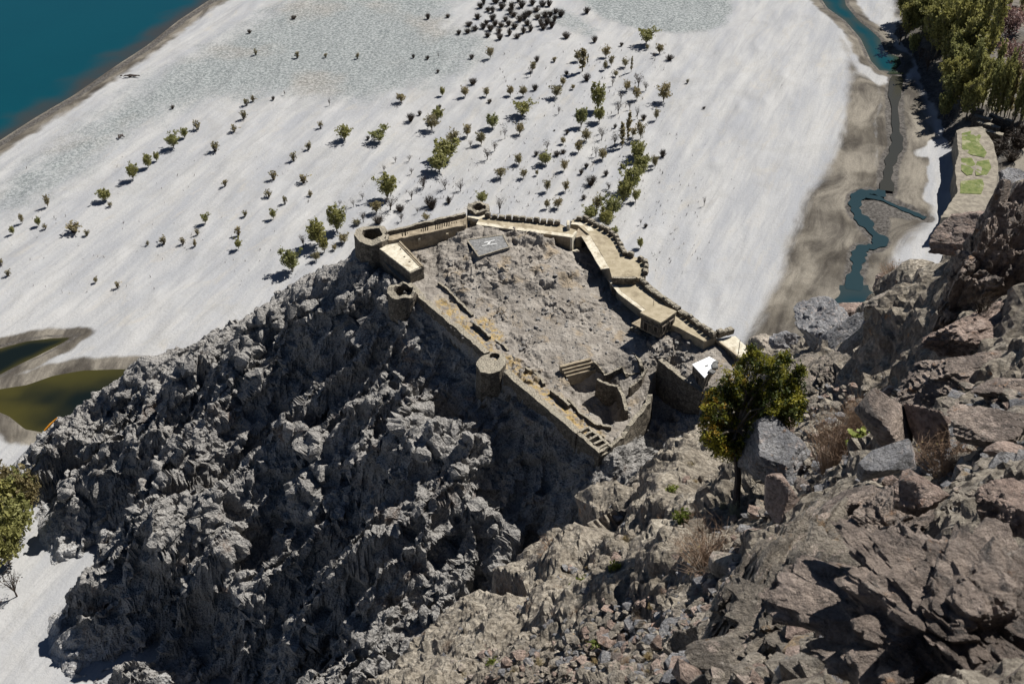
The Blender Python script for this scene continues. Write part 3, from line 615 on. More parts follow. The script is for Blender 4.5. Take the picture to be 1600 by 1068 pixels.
# ------------------------------------------------------------------ the fort
def XY(*L, z=62.0): return [W(p[0], p[1], p[2] if len(p) > 2 else z)[:2] for p in L]
def offset(pts, d):
    """open polyline shifted d to its left"""
    P = [np.asarray(p, float)[:2] for p in pts]; out = []
    for i in range(len(P)):
        t = P[min(i + 1, len(P) - 1)] - P[max(i - 1, 0)]; t /= np.linalg.norm(t) + 1e-9
        out.append(P[i] + d * np.array([-t[1], t[0]]))
    return out
def resample(P, step):
    P = [np.asarray(p, float) for p in P]; o = [P[0]]
    for a, b in zip(P[:-1], P[1:]):
        n = max(1, int(round(np.linalg.norm(b - a) / step)))
        o += [a + (b - a) * k / n for k in range(1, n + 1)]
    return o
rngf = np.random.RandomState(5)
def wall(name, line, width, zt, zb, mat, parent=None, ragged=0.15, step=0.9, rough=0.07, seed=0):
    """a masonry wall along a polyline of (x, y); top height may vary along it; slightly battered and uneven"""
    zl = zt if hasattr(zt, '__len__') else [zt] * len(line); zbl = zb if hasattr(zb, '__len__') else [zb] * len(line)
    L = [np.array([p[0], p[1], a, b]) for p, a, b in zip(line, zl, zbl)]; L = resample(L, step)
    A = [q[:2] for q in L]; B = offset(A, width); m = MB(); n = len(L); rg = rngf.rand(n) * ragged; V = []
    for i in range(n):
        t = L[i][2] - rg[i]; b = L[i][3]; ax, bx = A[i], B[i]; o = (ax - bx) / (np.linalg.norm(ax - bx) + 1e-9) * min(0.05 * (t - b), 0.4)
        mid = (t + b) / 2
        V += [(ax[0] + o[0], ax[1] + o[1], b), (ax[0] + o[0] / 2, ax[1] + o[1] / 2, mid), (ax[0], ax[1], t), (bx[0], bx[1], t - rngf.rand() * ragged * .5), (bx[0], bx[1], mid), (bx[0], bx[1], b)]
    F = []
    for i in range(n - 1):
        for k in range(6): F.append((i * 6 + k, i * 6 + (k + 1) % 6, (i + 1) * 6 + (k + 1) % 6, (i + 1) * 6 + k))
    F += [(5, 4, 3, 2, 1, 0), tuple((n - 1) * 6 + k for k in range(6))]
    m.add(V, F); return m.build(name, mat, parent, rough=rough, cuts=1.1, seed=seed)
def solid(name, poly, z0, z1, mat, parent=None, rough=0.06, cuts=0.9, seed=0):
    m = MB(); m.prism(poly, z0, z1); return m.build(name, mat, parent, rough=rough, cuts=cuts, seed=seed)
def inset(poly, d):
    P = [np.asarray(p, float) for p in poly]; c = sum(P) / len(P); return [p + (c - p) / np.linalg.norm(c - p) * d for p in P]
def ring(name, outer, inner, zb, zt, zf, mat, parent, rough=0.08, seed=0):
    """open-topped tower: outer skin down to zb, broken rim, inner skin down to the floor zf"""
    m = MB(); n = len(outer); rr_ = rngf.rand(n) * 0.3
    ob = [np.asarray(p) + (np.asarray(p) - np.mean(outer, 0)) * 0.06 for p in outer]
    zt = zt if hasattr(zt, '__len__') else [zt] * n
    V = [(*ob[i], zb) for i in range(n)] + [(*outer[i], zt[i] - rr_[i]) for i in range(n)] + [(*inner[i], zt[i] - rr_[i] * .7) for i in range(n)] + [(*inner[i], zf) for i in range(n)]
    F = [(k * n + i, k * n + (i + 1) % n, (k + 1) * n + (i + 1) % n, (k + 1) * n + i) for k in range(3) for i in range(n)] + [tuple(3 * n + i for i in range(n))]
    m.add(V, F); return m.build(name, mat, parent, rough=rough, cuts=0.8, seed=seed)
def circle(c, r, n=16, ph=0.0, sq=1.0): return [np.array([c[0] + r * math.cos(ph + 2 * math.pi * k / n), c[1] + r * sq * math.sin(ph + 2 * math.pi * k / n)]) for k in range(n)]
def merlons(parent, line, z, n=None, size=(1.05, 0.62, 0.85), start=0.5, step=None, mat=None, skip=()):
    L = resample([np.asarray(p, float)[:2] for p in line], 0.05); s = np.r_[0, np.cumsum([np.linalg.norm(b - a) for a, b in zip(L[:-1], L[1:])])]
    n = n or int(s[-1] / step); sp = s[-1] / n
    protos = []
    for k in range(4):
        m = MB(); w, d, h = size; m.box((0, 0, h / 2), (w, d, h)); m.box((0.04, 0.02, h + 0.06), (w * 0.72, d * 0.7, 0.16))
        o = m.build('merlon', mat or M['stone'], parent, rough=0.09, cuts=0.45, seed=k * 9 + 3); protos.append(o.data)
        bpy.data.objects.remove(o)
    for i in range(n):
        if i in skip: continue
        j = int(np.searchsorted(s, (i + start) * sp)); j = min(max(j, 1), len(L) - 2); t = L[j + 1] - L[j - 1]
        o = link('merlon', protos[rngf.randint(4)], parent); o.location = (L[j][0], L[j][1], z(i / n) if callable(z) else z)
        o.rotation_euler = (rngf.uniform(-.05, .05), rngf.uniform(-.05, .05), math.atan2(t[1], t[0]) + rngf.uniform(-.12, .12)); k = rngf.uniform(0.86, 1.12); o.scale = (k, k * rngf.uniform(.9, 1.1), rngf.uniform(0.72, 1.12))
def thing(name, label, cat, group=None, loc=(0, 0, 0)): return empty(name, (0, 0, 0), label=label, cat=cat, group=group)
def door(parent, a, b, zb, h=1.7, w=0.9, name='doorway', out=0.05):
    """a near-black panel painting the shade of an opening, with jambs, on the face from a to b"""
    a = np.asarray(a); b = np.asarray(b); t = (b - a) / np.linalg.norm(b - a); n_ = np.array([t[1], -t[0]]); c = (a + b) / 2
    m = MB(); m.box((c[0] + n_[0] * out, c[1] + n_[1] * out, zb + h / 2), (w, 0.12, h), math.atan2(t[1], t[0])); o = m.build(name, M['dark'], parent)  # solid dark box on the face stands in for the shaded opening
    m = MB()
    for s_ in (-1, 1): m.box((c[0] + t[0] * s_ * (w / 2 + .08) + n_[0] * (out + .04), c[1] + t[1] * s_ * (w / 2 + .08) + n_[1] * (out + .04), zb + h / 2), (0.16, 0.16, h), math.atan2(t[1], t[0]))
    m.box((c[0] + n_[0] * (out + .04), c[1] + n_[1] * (out + .04), zb + h + .09), (w + .5, 0.18, 0.18), math.atan2(t[1], t[0])); m.build('frame', M['timber'], o)
def plate(parent, quad, z, th, holes, mat, name='roof'):
    """a roof slab on a quad (p00, p10, p11, p01) with rectangular holes in u, v"""
    q = [np.asarray(p, float) for p in quad]; us = sorted({0, 1, *[h[0] for h in holes], *[h[1] for h in holes]}); vs = sorted({0, 1, *[h[2] for h in holes], *[h[3] for h in holes]})
    f = lambda u, v: q[0] * (1-u) * (1-v) + q[1] * u * (1-v) + q[2] * u * v + q[3] * (1-u) * v
    cell = {}
    for i in range(len(us) - 1):
        for j in range(len(vs) - 1):
            uc, vc = (us[i] + us[i+1]) / 2, (vs[j] + vs[j+1]) / 2; cell[i, j] = not any(h[0] < uc < h[1] and h[2] < vc < h[3] for h in holes)
    V = {}; VL = []; F = []
    def vid(i, j, k):
        if (i, j, k) not in V: V[i, j, k] = len(VL); p = f(us[i], vs[j]); VL.append((p[0], p[1], z - k * th))
        return V[i, j, k]
    for (i, j), on in cell.items():
        if not on: continue
        F.append((vid(i,j,0), vid(i+1,j,0), vid(i+1,j+1,0), vid(i,j+1,0))); F.append((vid(i,j,1), vid(i,j+1,1), vid(i+1,j+1,1), vid(i+1,j,1)))
        for (di, dj), (a, b) in {(-1,0): ((i,j),(i,j+1)), (1,0): ((i+1,j),(i+1,j+1)), (0,-1): ((i,j),(i+1,j)), (0,1): ((i,j+1),(i+1,j+1))}.items():
            if not cell.get((i+di, j+dj), False): F.append((vid(*a,0), vid(*b,0), vid(*b,1), vid(*a,1)))
    m = MB(); m.add(VL, F); return m.build(name, mat, parent, rough=0.05, cuts=1.0), f

# west bastion -------------------------------------------------
ZR = 63.2
t = thing('stone_bastion', 'many-sided open-topped stone bastion at the far left corner of the fort', 'tower')
wo = XY((553,365),(557,356),(566,351),(584,350),(600,352),(608,360),(606,371),(596,377),(580,380),(562,376), z=64); 
wi = XY((565.5,364),(567,358),(573,355),(584,354.5),(593,356),(597,361),(596,367),(590,370),(581,371),(570,369.5), z=64)
ring('tower_wall', wo, wi, 52, [63.8 + .3 * math.sin(k * 2.1) for k in range(10)], 61.3, M['stone'], t, rough=.14)
# roofless barrack range ----------------------------------------
t = thing('roofless_barrack', 'long range with dark gaps between bare roof beams, right of the far left bastion', 'building')
q00, q10, q11, q01 = XY((607,376), (728,351), (730,337), (606,363), z=ZR)
wall('courtyard_wall', [q00, q10], 0.5, ZR + 0.05, 58.5, M['mudwall'], t, ragged=0.25)
wall('end_wall', [q10 + (q11 - q10) * 0.02, q11], 0.5, ZR + 0.1, 58.5, M['mudwall'], t)
wall('outer_wall', XY((605,360.5),(728,332.5), z=64.2), 0.75, 64.2, [50, 50], M['stone'], t, ragged=0.35)
H = [(.53+.022*k*1.0, .53+.022*k+.013, .25, .86) for k in range(0)]
H += [(.595, .607, .2, .92), (.622, .634, .2, .9), (.650, .662, .22, .88), (.678, .690, .25, .85), (.706, .718, .4, .75), (.735, .752, .3, .95), (.765, .778, .25, .9), (.80, .812, .5, .7), (.83, .842, .5, .66), (.86,.872,.5,.66)]
H += [(.41, .424, .3, .62), (.436, .448, .25, .7), (.462, .476, .3, .85), (.49, .505, .3, .7), (.17, .183, .2, .62), (.205, .222, .2, .75), (.238, .246, .35, .6)]
rf, fq = plate(t, (q00 + (0, .1), q10, q11, q01), ZR - 0.12, 0.22, H, M['mudwall'])
def beam(parent, u, f=fq, v0=0.0, v1=1.0, z=ZR - 0.3):
    a = f(u, v0); b = f(u, v1); m = MB(); m.tube([(a[0], a[1], z), (b[0], b[1], z)], [0.09, 0.08], 6); return m.build('roof_beam', M['timber'], parent)
for u in (.5875, .6145, .642, .670, .698, .726, .758, .79, .402, .43, .455, .483, .194, .228): beam(t, u)
m = MB(); a = XY((600,374),(605,365), z=64); m.tube([(*a[0], 62.5), ((a[0]+a[1])[0]/2, (a[0]+a[1])[1]/2, 64.0), (*a[1], 64.1)], [.12, .11, .1], 6); m.build('leaning_timber', M['timber'], t)
for (px_, py_) in ((655,373.5),(699,366)):
    m = MB(); c = W(px_, py_, 62.1); m.box((c[0], c[1] - 0.1, 62.1), (0.5, 0.3, 0.55), 0.2); m.build('plaster_patch', M['pale'], t)
# flat-roofed store -----------------------------------------------
t = thing('flat_roofed_store', 'oblong block with a pale cracked flat roof, just above the round tower', 'building')
c = XY((587,384),(625.5,377.5),(662,416),(641,425.5), z=62.6)
solid('walls', [c[0], c[3], c[2], c[1]], 50.5, 62.45, M['stone'], t)
ci = inset(c, 0.35); o = solid('roof', ci, 62.3, 62.56, M['pale'], t, 0.05, 0.7)
wall('roof_kerb', [c[1], c[2]], -0.35, 62.85, 62.3, M['mudwall'], t, 0.08, rough=0.04)
wall('roof_kerb', [c[1] + (c[2] - c[1]) * 0.02 + (c[3] - c[2]) * 0.16, c[2] + (c[3] - c[2]) * 0.16 - (c[2]-c[1]) * .02], -0.2, 62.72, 62.3, M['mudwall'], t, 0.05, rough=0.03)
for k, (px_, py_) in enumerate(((626,389),(632,401),(640,409))):
    m = MB(); p = W(px_, py_, 62.6); m.box((p[0], p[1], 62.62), (0.25, 0.3, 0.14), k); m.build('roof_vent', M['timber'], t)
# round tower -------------------------------------------------------
t = thing('round_tower', 'round open-topped stone tower just below the oblong pale-roofed block', 'tower')
cc = W(627.5, 453, 61.2)[:2]
ring('tower_wall', circle(cc, 2.75, 20), circle(cc + (0.3, 0.2), 1.85, 20), 50.5, [61.2 + .3 * math.sin(k * 1.7) for k in range(20)], 58.8, M['stone'], t, rough=.14, seed=4)
# curtain walls -------------------------------------------------------
t = thing('curtain_wall', 'tall dark retaining wall between the pale-roofed block and the round tower', 'wall')
wall('masonry', XY((588,388,61.5),(612,420,61),(641,449,60.2),(655,461,60.2)), 1.1, [60.9,60.6,60.3,60.2], [50,50.5,51.5,51], M['stone'], t, 0.35)
t = thing('curtain_wall', 'long straight stone curtain wall running from the round tower down to the squat bastion', 'wall')
wall('masonry', XY((652.5,462,60.2),(700,502,59.8),(735,532,59.3),(757,553,59)), 1.2, [60.3,59.9,59.5,59.2], [49.5,49,48.5,48], M['stone'], t, 0.35)
t = thing('stone_bastion', 'squat many-sided bastion half way down the long front wall, dark hole on top', 'tower')
so = XY((743,568),(748,560),(758,554),(773,551),(787,552),(791,560),(790,569),(781,579),(766,582),(751,581), z=59.3)
hc = W(773, 556.5, 59.3)[:2]; si = [hc + (np.asarray(p) - np.mean(so, 0)) / np.linalg.norm(np.asarray(p) - np.mean(so, 0)) * (0.95 if 1 else 0) for p in so]
ring('tower_wall', so, si, 47, 59.4, 57.4, M['stone'], t, rough=.14, seed=8)
t = thing('curtain_wall', 'lower stone curtain wall running from the squat bastion to the ruined south corner', 'wall')
wall('masonry', XY((787,581,59),(840,626,57.9),(900,677,56.8)), 1.25, [59.2,58,57], [46.5,46,44.5], M['stone'], t, 0.35)
t = thing('ruined_stair_wall', 'ruined lower end of the front wall with a row of dark square slots', 'wall')
sw_ = XY((900,675,56.8),(936,707,56.2)); wall('masonry', sw_, 0.7, [57,56.2], [44,44], M['stone'], t, 0.3)
sw2 = XY((917,665,56.8),(955,697,56.2)); wall('inner_wall', sw2, 0.5, [56.8,56.1], [52,52], M['stone'], t, 0.25)
for k in range(5):
    f = (k + 0.35) / 5; a = sw_[0] + (sw_[1] - sw_[0]) * f; b = sw2[0] + (sw2[1] - sw2[0]) * f; wall('cross_wall', [a + (b-a)*.25, b], 0.42, 56.9 - .75 * f, 53, M['stone'], t, 0.1)
solid('slot_floor', [sw_[0], sw_[1], sw2[1], sw2[0]], 50, 55.2, M['stone'], t)
t = thing('ruined_rampart', 'crumbling rim wall climbing from the ruined south corner towards the white-roofed hut', 'wall')
wall('masonry', XY((937,706,56),(955,695,56),(975,679,56),(995,650,56),(1016,627,56.3),(1020,612,56.6)), 0.8, [56.2,56.2,55.9,55.9,56.3,56.6], [44,45,46,47,49,50], M['stone'], t, 0.6, rough=0.15)
# low ruined walls of the terrace -------------------------------------
RU = [('ledge of rubble in the dry grass just right of the round tower', [(684,444,60),(700,456,59.9),(716,474,59.7)], .55),
      ('rubble wall remnant with an orange grass strip, above the middle of the long curtain wall', [(712,470,59.9),(727,484,59.7),(737,495,59.5)], .5),
      ('short thick rubble wall stub with a dark slot beside it, uphill of the squat bastion', [(738,507,59.5),(750,516,59.4),(764,529,59.2)], .7),
      ('curved rubble heap around a grassy hollow, right above the squat bastion', [(772,532,58.9),(784,540,58.8),(793,548,58.7)], .4),
      ('low rubble wall curving round a hollow, just below the squat bastion', [(820,577,58.2),(832,582,58.1),(845,595,57.9),(848,602,57.8)], .5),
      ('straight rubble wall remnant beside the lower curtain wall, left of the dark pit', [(859,612,57.6),(872,622,57.4),(888,636,57.1)], .6),
      ('rubble kerb along the left rim of the dark pit', [(886,624,57),(905,646,56.6),(930,664,56.2),(955,668,56)], .35)]
for lab, L, h in RU:
    P_ = [W(*p) for p in L]; o = wall('rubble_wall', [p[:2] for p in P_], 0.5, [p[2] + h for p in P_], [p[2] - 1.5 for p in P_], M['stone'], None, 0.25, 0.5, 0.1)
    setp(o, lab, 'wall')
# steps and ruined rooms ----------------------------------------------
t = thing('stone_steps', 'flight of three broad stone steps above the dark pit', 'steps')
for k in range(4):
    dy = k * 5.0; a, b = XY((876 + k * 3, 573 + dy), (924 + k * 2.5, 561 + dy), z=59.2 - k * 0.5); m = MB()
    n_ = np.array([-(b - a)[1], (b - a)[0]]); n_ /= np.linalg.norm(n_)
    m.prism([a, b, b + n_ * 0.55, a + n_ * 0.55], 55.5, 59.2 - k * 0.5); m.build('step', M['mudwall'], t, rough=0.04, cuts=0.8)
RM = [('ruined_room_wall', 'sloping ruined wall at the right end of the broad stone steps', [(927,563,59.3),(944,580,57.6)], .5, 55, [59.3,57.4]),
      ('ruined_room_wall', 'ruined room wall with its dark face above the right of the pit', [(945,585,57.9),(972,574,58.2)], .45, 54.5, [57.9,58.4]),
      ('ruined_room_wall', 'broken cross wall standing up right of the ruined room', [(972,574,58.2),(979,583,57.9)], .5, 54.5, [58.5,57.3]),
      ('ruined_room_wall', 'tall jagged wall stump casting a dark shadow, left of the retaining wall', [(992,553,59.3),(1001,571,58.8),(1003,580,58)], .6, 54.5, [59.5,58.9,57.2]),
      ('ruined_room_wall', 'low back wall closing the ruined room behind the pit', [(979,583,57.5),(1000,580,57.8)], .45, 54, [57.3,57.8]),
      ('pit_wall', 'narrow pale-topped wall running down the right side of the dark pit', [(965,603,57.3),(972,620,56.8),(977,641,56.3)], .6, 50.5, [57.3,56.8,56.3]),
      ('pit_wall', 'wall along the upper rim of the dark pit', [(932,590,57.8),(948,599,57.6),(966,603,57.3)], .5, 51, [57.8,57.6,57.3]),
      ('ruined_room_wall', 'sand coloured wall remnant between the pit and the retaining wall', [(985,604,57.4),(1003,590,57.8),(1012,572,58.4)], .45, 54, [57.3,57.8,58.3])]
for nm, lab, L, w_, zb_, zt_ in RM: setp(wall(nm, [W(*p)[:2] for p in L], w_, zt_, zb_, M['stone'], None, 0.4, 0.5, 0.1), lab, 'wall')
# retaining wall, terrace and white hut --------------------------------
t = thing('retaining_wall', 'tall rough retaining wall under the white-roofed hut', 'wall')
wall('masonry', XY((1028,560,59.8),(1050,578,59.6),(1075,598,59.2),(1096,612,58.8)), 1.0, [59.8,59.6,59.3,58.9], [50.5,51,51,51], M['stone'], t, 0.35)
t = thing('white_roofed_hut', 'small hut with a bright white flat roof and grey junk on it', 'hut')
c = XY((1081.5,569),(1108,557),(1122,564.5),(1101,590), z=61.8)
solid('walls', [c[0] + (c[2]-c[0]) * .03, c[3] + (c[1]-c[3])*.03, c[2] + (c[0]-c[2])*.03, c[1] + (c[3]-c[1])*.03], 57.5, 61.7, M['stone'], t)
m = MB(); m.prism([c[0], c[3], c[2], c[1]], 61.66, 61.82); m.build('roof', M['white'], t)
for k, (x_, y_, w_, d_2, h_) in enumerate(((1104,571,.7,.25,.08),(1117,572,1.3,1.0,.28),(1112,581,1.1,.9,.3),(1119,566,.8,.6,.22))):
    p = W(x_, y_, 61.9); m = MB(); m.box((p[0], p[1], 61.82 + h_ / 2), (w_, d_2, h_), 0.5 + k); m.build('roof_junk', M['debris'], t, rough=0.06, cuts=.3)
door(t, c[3], c[0], 58.9, 1.6, 0.8)
t = thing('slab_roofed_cell', 'low cell with a pale slab roof at the right end of the fort', 'building')
c = XY((1117,530),(1149,525),(1174,549),(1154,559), z=61.5)
solid('walls', [c[0], c[3], c[2], c[1]], 57, 61.3, M['stone'], t); solid('roof', [c[0], c[3], c[2], c[1]], 61.31, 61.55, M['pale'], t, .04)
wall('kerb', [c[0] + (0, -.1), c[3]], 0.3, 61.7, 61.3, M['mudwall'], t, .05)
def pole(label, px_, py0, py1, z0, zlen, r=0.06, name='flag_pole'):
    p = W(px_, py1, z0); t = thing(name, label, 'pole'); m = MB(); m.tube([(p[0], p[1], z0 - 0.4), (p[0], p[1], z0 + zlen)], [r, r * .7], 6); m.build('shaft', M['metal'], t)
    m = MB(); m.box((p[0], p[1], z0 + .1), (.35, .35, .3)); m.build('base', M['stone'], t); return t
pole('tall thin dark pole standing in front of the pale slab roof', 1150.5, 530, 573, 60.4, 5.9, .075)
# northern tower ------------------------------------------------------
t = thing('stone_bastion', 'small open-topped tower at the farthest tip of the fort, pale landing before it', 'tower')
cc = W(747.5, 325.5, 63.6)[:2]; ring('tower_wall', circle(cc, 2.3, 14), circle(cc + (0.1, -.1), 1.45, 14), 50, [64.1 + .25 * math.sin(k * 2.3) for k in range(14)], 61.6, M['stone'], t, seed=2)
solid('landing', XY((731,339),(735,329),(757,329),(757,338),(748,342.5), z=63.2)[::-1], 62.4, 63.2, M['pale'], t)
wall('landing_wall', XY((735,343),(748,344), z=62.8), 1.4, 62.6, 58, M['mudwall'], t); a, b = XY((733,344),(745,345), z=62.8); door(t, a, b, 59.6, 1.9, 1.0)
# north-east range ----------------------------------------------------
t = thing('long_barrack_range', 'long mud-roofed range with a row of block merlons behind the landing pad', 'building')
c = XY((744,351),(895,371.5),(902,360),(876,350),(757,337.5),(748,342), z=ZR)
solid('walls', [c[0], c[1], c[2], c[3], c[4], c[5]], 53, ZR - .05, M['mudwall'], t, .08)
rf_ = XY((746,350),(893,370),(900,360.5),(875,352),(757,339),(750,343), z=ZR); solid('roof', rf_, ZR - .04, ZR + .04, M['roof'], t, .03)
wall('roof_edge', [c[0], c[1]], 1.05, ZR + .12, ZR - .1, M['pale'], t, .06, rough=.06)
merlons(t, XY((757,339.5),(790,343),(830,346.5),(876,352), z=ZR), ZR, 11, (1.15, .75, 1.0))
a = c[0] + (c[1] - c[0]) * .80; b = c[0] + (c[1] - c[0]) * .85; door(t, a, b, 59.5, 1.6, 0.9)
a = c[0] + (c[1] - c[0]) * .25; b = c[0] + (c[1] - c[0]) * .29; door(t, a, b, 60.3, 0.8, 0.6, 'window')
wall('end_pillar', XY((894,372),(902,362), z=63.4), .45, 63.5, 58.5, M['pale'], t, .1)
p = XY((886,388),(912,383),(917,390),(893,395), z=60.3)
# gatehouse passage -----------------------------------------------------
t = thing('gate_block', 'small mud-plastered block with a dark doorway in the gap beside the upper rampart', 'gate')
c = XY((900,371),(921,366),(921,357),(903,357), z=62.9); solid('walls', c, 57, 62.9, M['mudwall'], t); door(t, c[0] + (c[1]-c[0])*.25, c[0] + (c[1]-c[0])*.9, 60.0, 1.7, 1.0)
wall('cracked_pillar', XY((890,352),(889.5,345), z=64.4), .5, 64.6, 61, M['pale'], t, .1)
m = MB(); p = W(896, 391, 60.3); m.box((p[0], p[1], 60.2), (1.6, 1.0, .5), .3); m.build('threshold', M['pale'], t, rough=.08, cuts=.5)
# east rampart, upper -----------------------------------------------------
t = thing('east_rampart', 'broad upper rampart walk with a curved line of merlons and bleached inner edge', 'rampart')
inner_ = XY((903,352),(921,367),(936,392),(952,419),(956,434), z=ZR); outer_ = XY((891,345),(901,341.5),(914,342),(933,352.5),(952,362.5),(962,370.5),(969,384),(976,397),(988,401), z=ZR)
bast = XY((997,403),(1008,409),(1010.5,418),(1009,429),(999,436), z=ZR)
poly_ = [*inner_, XY((992,432), z=ZR)[0], *bast[::-1], *outer_[::-1]]
solid('walls', poly_, 50, ZR - .05, M['mudwall'], t, .08, 1.1); solid('walk', inset(poly_, .12), ZR - .04, ZR + .03, M['roof'], t, .03)
wall('bleached_edge', inner_[1:4], -1.7, ZR + .09, ZR - .1, M['pale'], t, .05, rough=.08)
wall('bleached_patch', XY((892,350),(912,353),(921,364), z=ZR), 1.2, ZR + .08, ZR - .1, M['pale'], t, .05, rough=.08)
merlons(t, XY((899,344),(914,344.5),(933,354.5),(952,364.5),(962,372.5),(969,385.5),(976,398.5),(990,402.5), z=ZR), ZR, 13, (1.2, .85, .95))
merlons(t, XY((996,404.5),(1007,411),(1009.5,420),(1008,431), z=ZR), ZR, 4, (1.1, .8, .95))
wall('cross_wall', XY((957,433),(975,434),(993,433), z=ZR + .5), -.5, ZR + .75, 59, M['stone'], t, .15)
a, b = XY((911,349),(917,352), z=61)
for u_, h_ in ((.3, 1.5),):
    pass
# east rampart, lower -----------------------------------------------------
Z2 = 62.3
t = thing('east_rampart', 'lower rampart walk behind the watch house, edged by many dark stone merlons', 'rampart')
inner2 = XY((957,437),(971,456),(990,470),(1010,485),(1024,497),(1060,512),(1100,533), z=Z2); outer2 = XY((998,437),(1010,449),(1030,464),(1050,480),(1070,493),(1090,508),(1118,527), z=Z2)
pl = [*inner2, *outer2[::-1]]; solid('walls', pl, 50, Z2 - .05, M['mudwall'], t, .08, 1.1); solid('walk', inset(pl, .12), Z2 - .04, Z2 + .03, M['roof'], t, .03)
wall('bleached_edge', inner2[:4], -.8, Z2 + .08, Z2 - .1, M['pale'], t, .05, rough=.08)
merlons(t, XY((1001,440.5),(1012,452.5),(1032,467.5),(1052,483.5),(1072,496.5),(1092,511.5),(1116,528.5), z=Z2), Z2 - .02, 18, (1.15, .95, 1.05))
wall('parapet_foot', XY((1002,437),(1012,446),(1032,461.5),(1052,477),(1072,490), z=Z2), .55, Z2 + .35, 55, M['stone'], t, .35, rough=.12)
merlons(t, XY((1120,525),(1143,518), z=Z2), Z2 - .2, 3, (1.3, 1.0, 1.25))
# watch house ---------------------------------------------------------------
t = thing('watch_house', 'small square stone house with a pale flat roof on a jutting slab', 'building')
c = XY((1002,489),(1029,476),(1055.5,487.5),(1032,504), z=64.6)
solid('walls', [c[0], c[3], c[2], c[1]], 61.3, 64.45, M['stone'], t, .05, .6)
o = inset(c, -.22); solid('roof', [o[0], o[3], o[2], o[1]], 64.46, 64.75, M['roof'], t, .05, .6)
s_ = XY((987,503.5),(1029.5,524.5),(1064,502),(1022,484), z=61.5); solid('balcony_slab', s_, 61.05, 61.32, M['mudwall'], t, .02, 1.0)
m = MB(); m.prism(inset(s_, 1.5), 56.5, 61.04); m.build('plinth', M['stone'], t, rough=.08, cuts=.8)
for a_, b_, zz in ((c[0] + (c[3]-c[0])*.62, c[3], 62.3), (c[3] + (c[2]-c[3])*.05, c[3] + (c[2]-c[3])*.45, 62.3), (c[3] + (c[2]-c[3])*.55, c[3] + (c[2]-c[3])*.95, 62.3)):
    door(t, a_, b_, zz, 1.0, 0.7, 'window')
door(t, c[0] + (c[3]-c[0])*.1, c[0] + (c[3]-c[0])*.5, 61.35, 1.8, .8)
pole('thin rod standing behind the roof of the little watch house', 1020.5, 458, 480, 62.4, 3.4, .045, 'antenna_pole')
setp(wall('rubble_wall', XY((984,512,60),(1000,521,60),(1020,528,59.8),(1036,531,59.8)), .6, 60.2, 57.5, M['stone'], None, .35, .5, .15), 'low heap of rubble wall in the shade below the slab of the watch house', 'wall')
# helicopter pad ------------------------------------------------------------
ZP = 63.35
t = thing('landing_pad', 'grey cobbled helicopter pad with a white letter H, on the rock knoll in the yard', 'landing pad')
pc = XY((730,375),(786,367),(796,386),(748,401), z=ZP); solid('pad', pc[::-1], 58.5, ZP, M['paving'], t, .05, .6)
q = [np.asarray(p) for p in pc]; fp = lambda u, v: q[0] * (1-u) * (1-v) + q[1] * u * (1-v) + q[2] * u * v + q[3] * (1-u) * v
kerb = MB()
for a_, b_ in ((0, 1), (1, 2), (2, 3), (3, 0)):
    d_2 = q[b_] - q[a_]; c_ = (q[a_] + q[b_]) / 2; kerb.box((c_[0], c_[1], ZP + .02), (np.linalg.norm(d_2), .28, .16), math.atan2(d_2[1], d_2[0]))
kerb.build('kerb', M['stone'], t, rough=.05, cuts=.6)
def stroke(m, pa, pb, w_):
    a_, b_ = W(*pa, ZP)[:2], W(*pb, ZP)[:2]; d_2 = b_ - a_; L_ = np.linalg.norm(d_2); m.box(((a_ + b_)[0] / 2, (a_ + b_)[1] / 2, ZP + .055), (L_, w_, .05), math.atan2(d_2[1], d_2[0]))
for nm, A_, B_, w_ in (('letter_stroke', (756.5,379.5), (773,375.5), .3), ('letter_stroke', (753,384.5), (776,381), .3), ('letter_bar', (765,378), (762.5,382.6), .42)):
    m = MB(); stroke(m, A_, B_, w_); m.build(nm, M['paint'], t)
# ------------------------------------------------------------------ landmarks and labels
ORD = ['', 'second ', 'third ', 'fourth ', 'fifth ', 'sixth ', 'seventh ', 'eighth ', 'ninth ', 'tenth ', 'eleventh ', 'twelfth ', 'thirteenth ', 'fourteenth ', 'fifteenth ', 'sixteenth ']
def relabel(items, marks):
    """items: (object, phrase, px, py). Every label says which one: its look, and its rank by nearness to something easy to find."""
    by = {}
    for it in items: by.setdefault(it[1], []).append(it)
    for ph, L in by.items():
        best = {}
        for nm, mx, my in marks:
            for k, it in enumerate(sorted(L, key=lambda t: math.hypot(t[2] - mx, t[3] - my))):
                if k < best.get(id(it), (99, ''))[0]: best[id(it)] = (k, nm)
        for it in L:
            k, nm = best[id(it)]
            if k < len(ORD): it[0]['label'] = f"{ph}, {ORD[k]}nearest the {nm}"
            else: it[0]['label'] = f"{ph}, amid many alike"
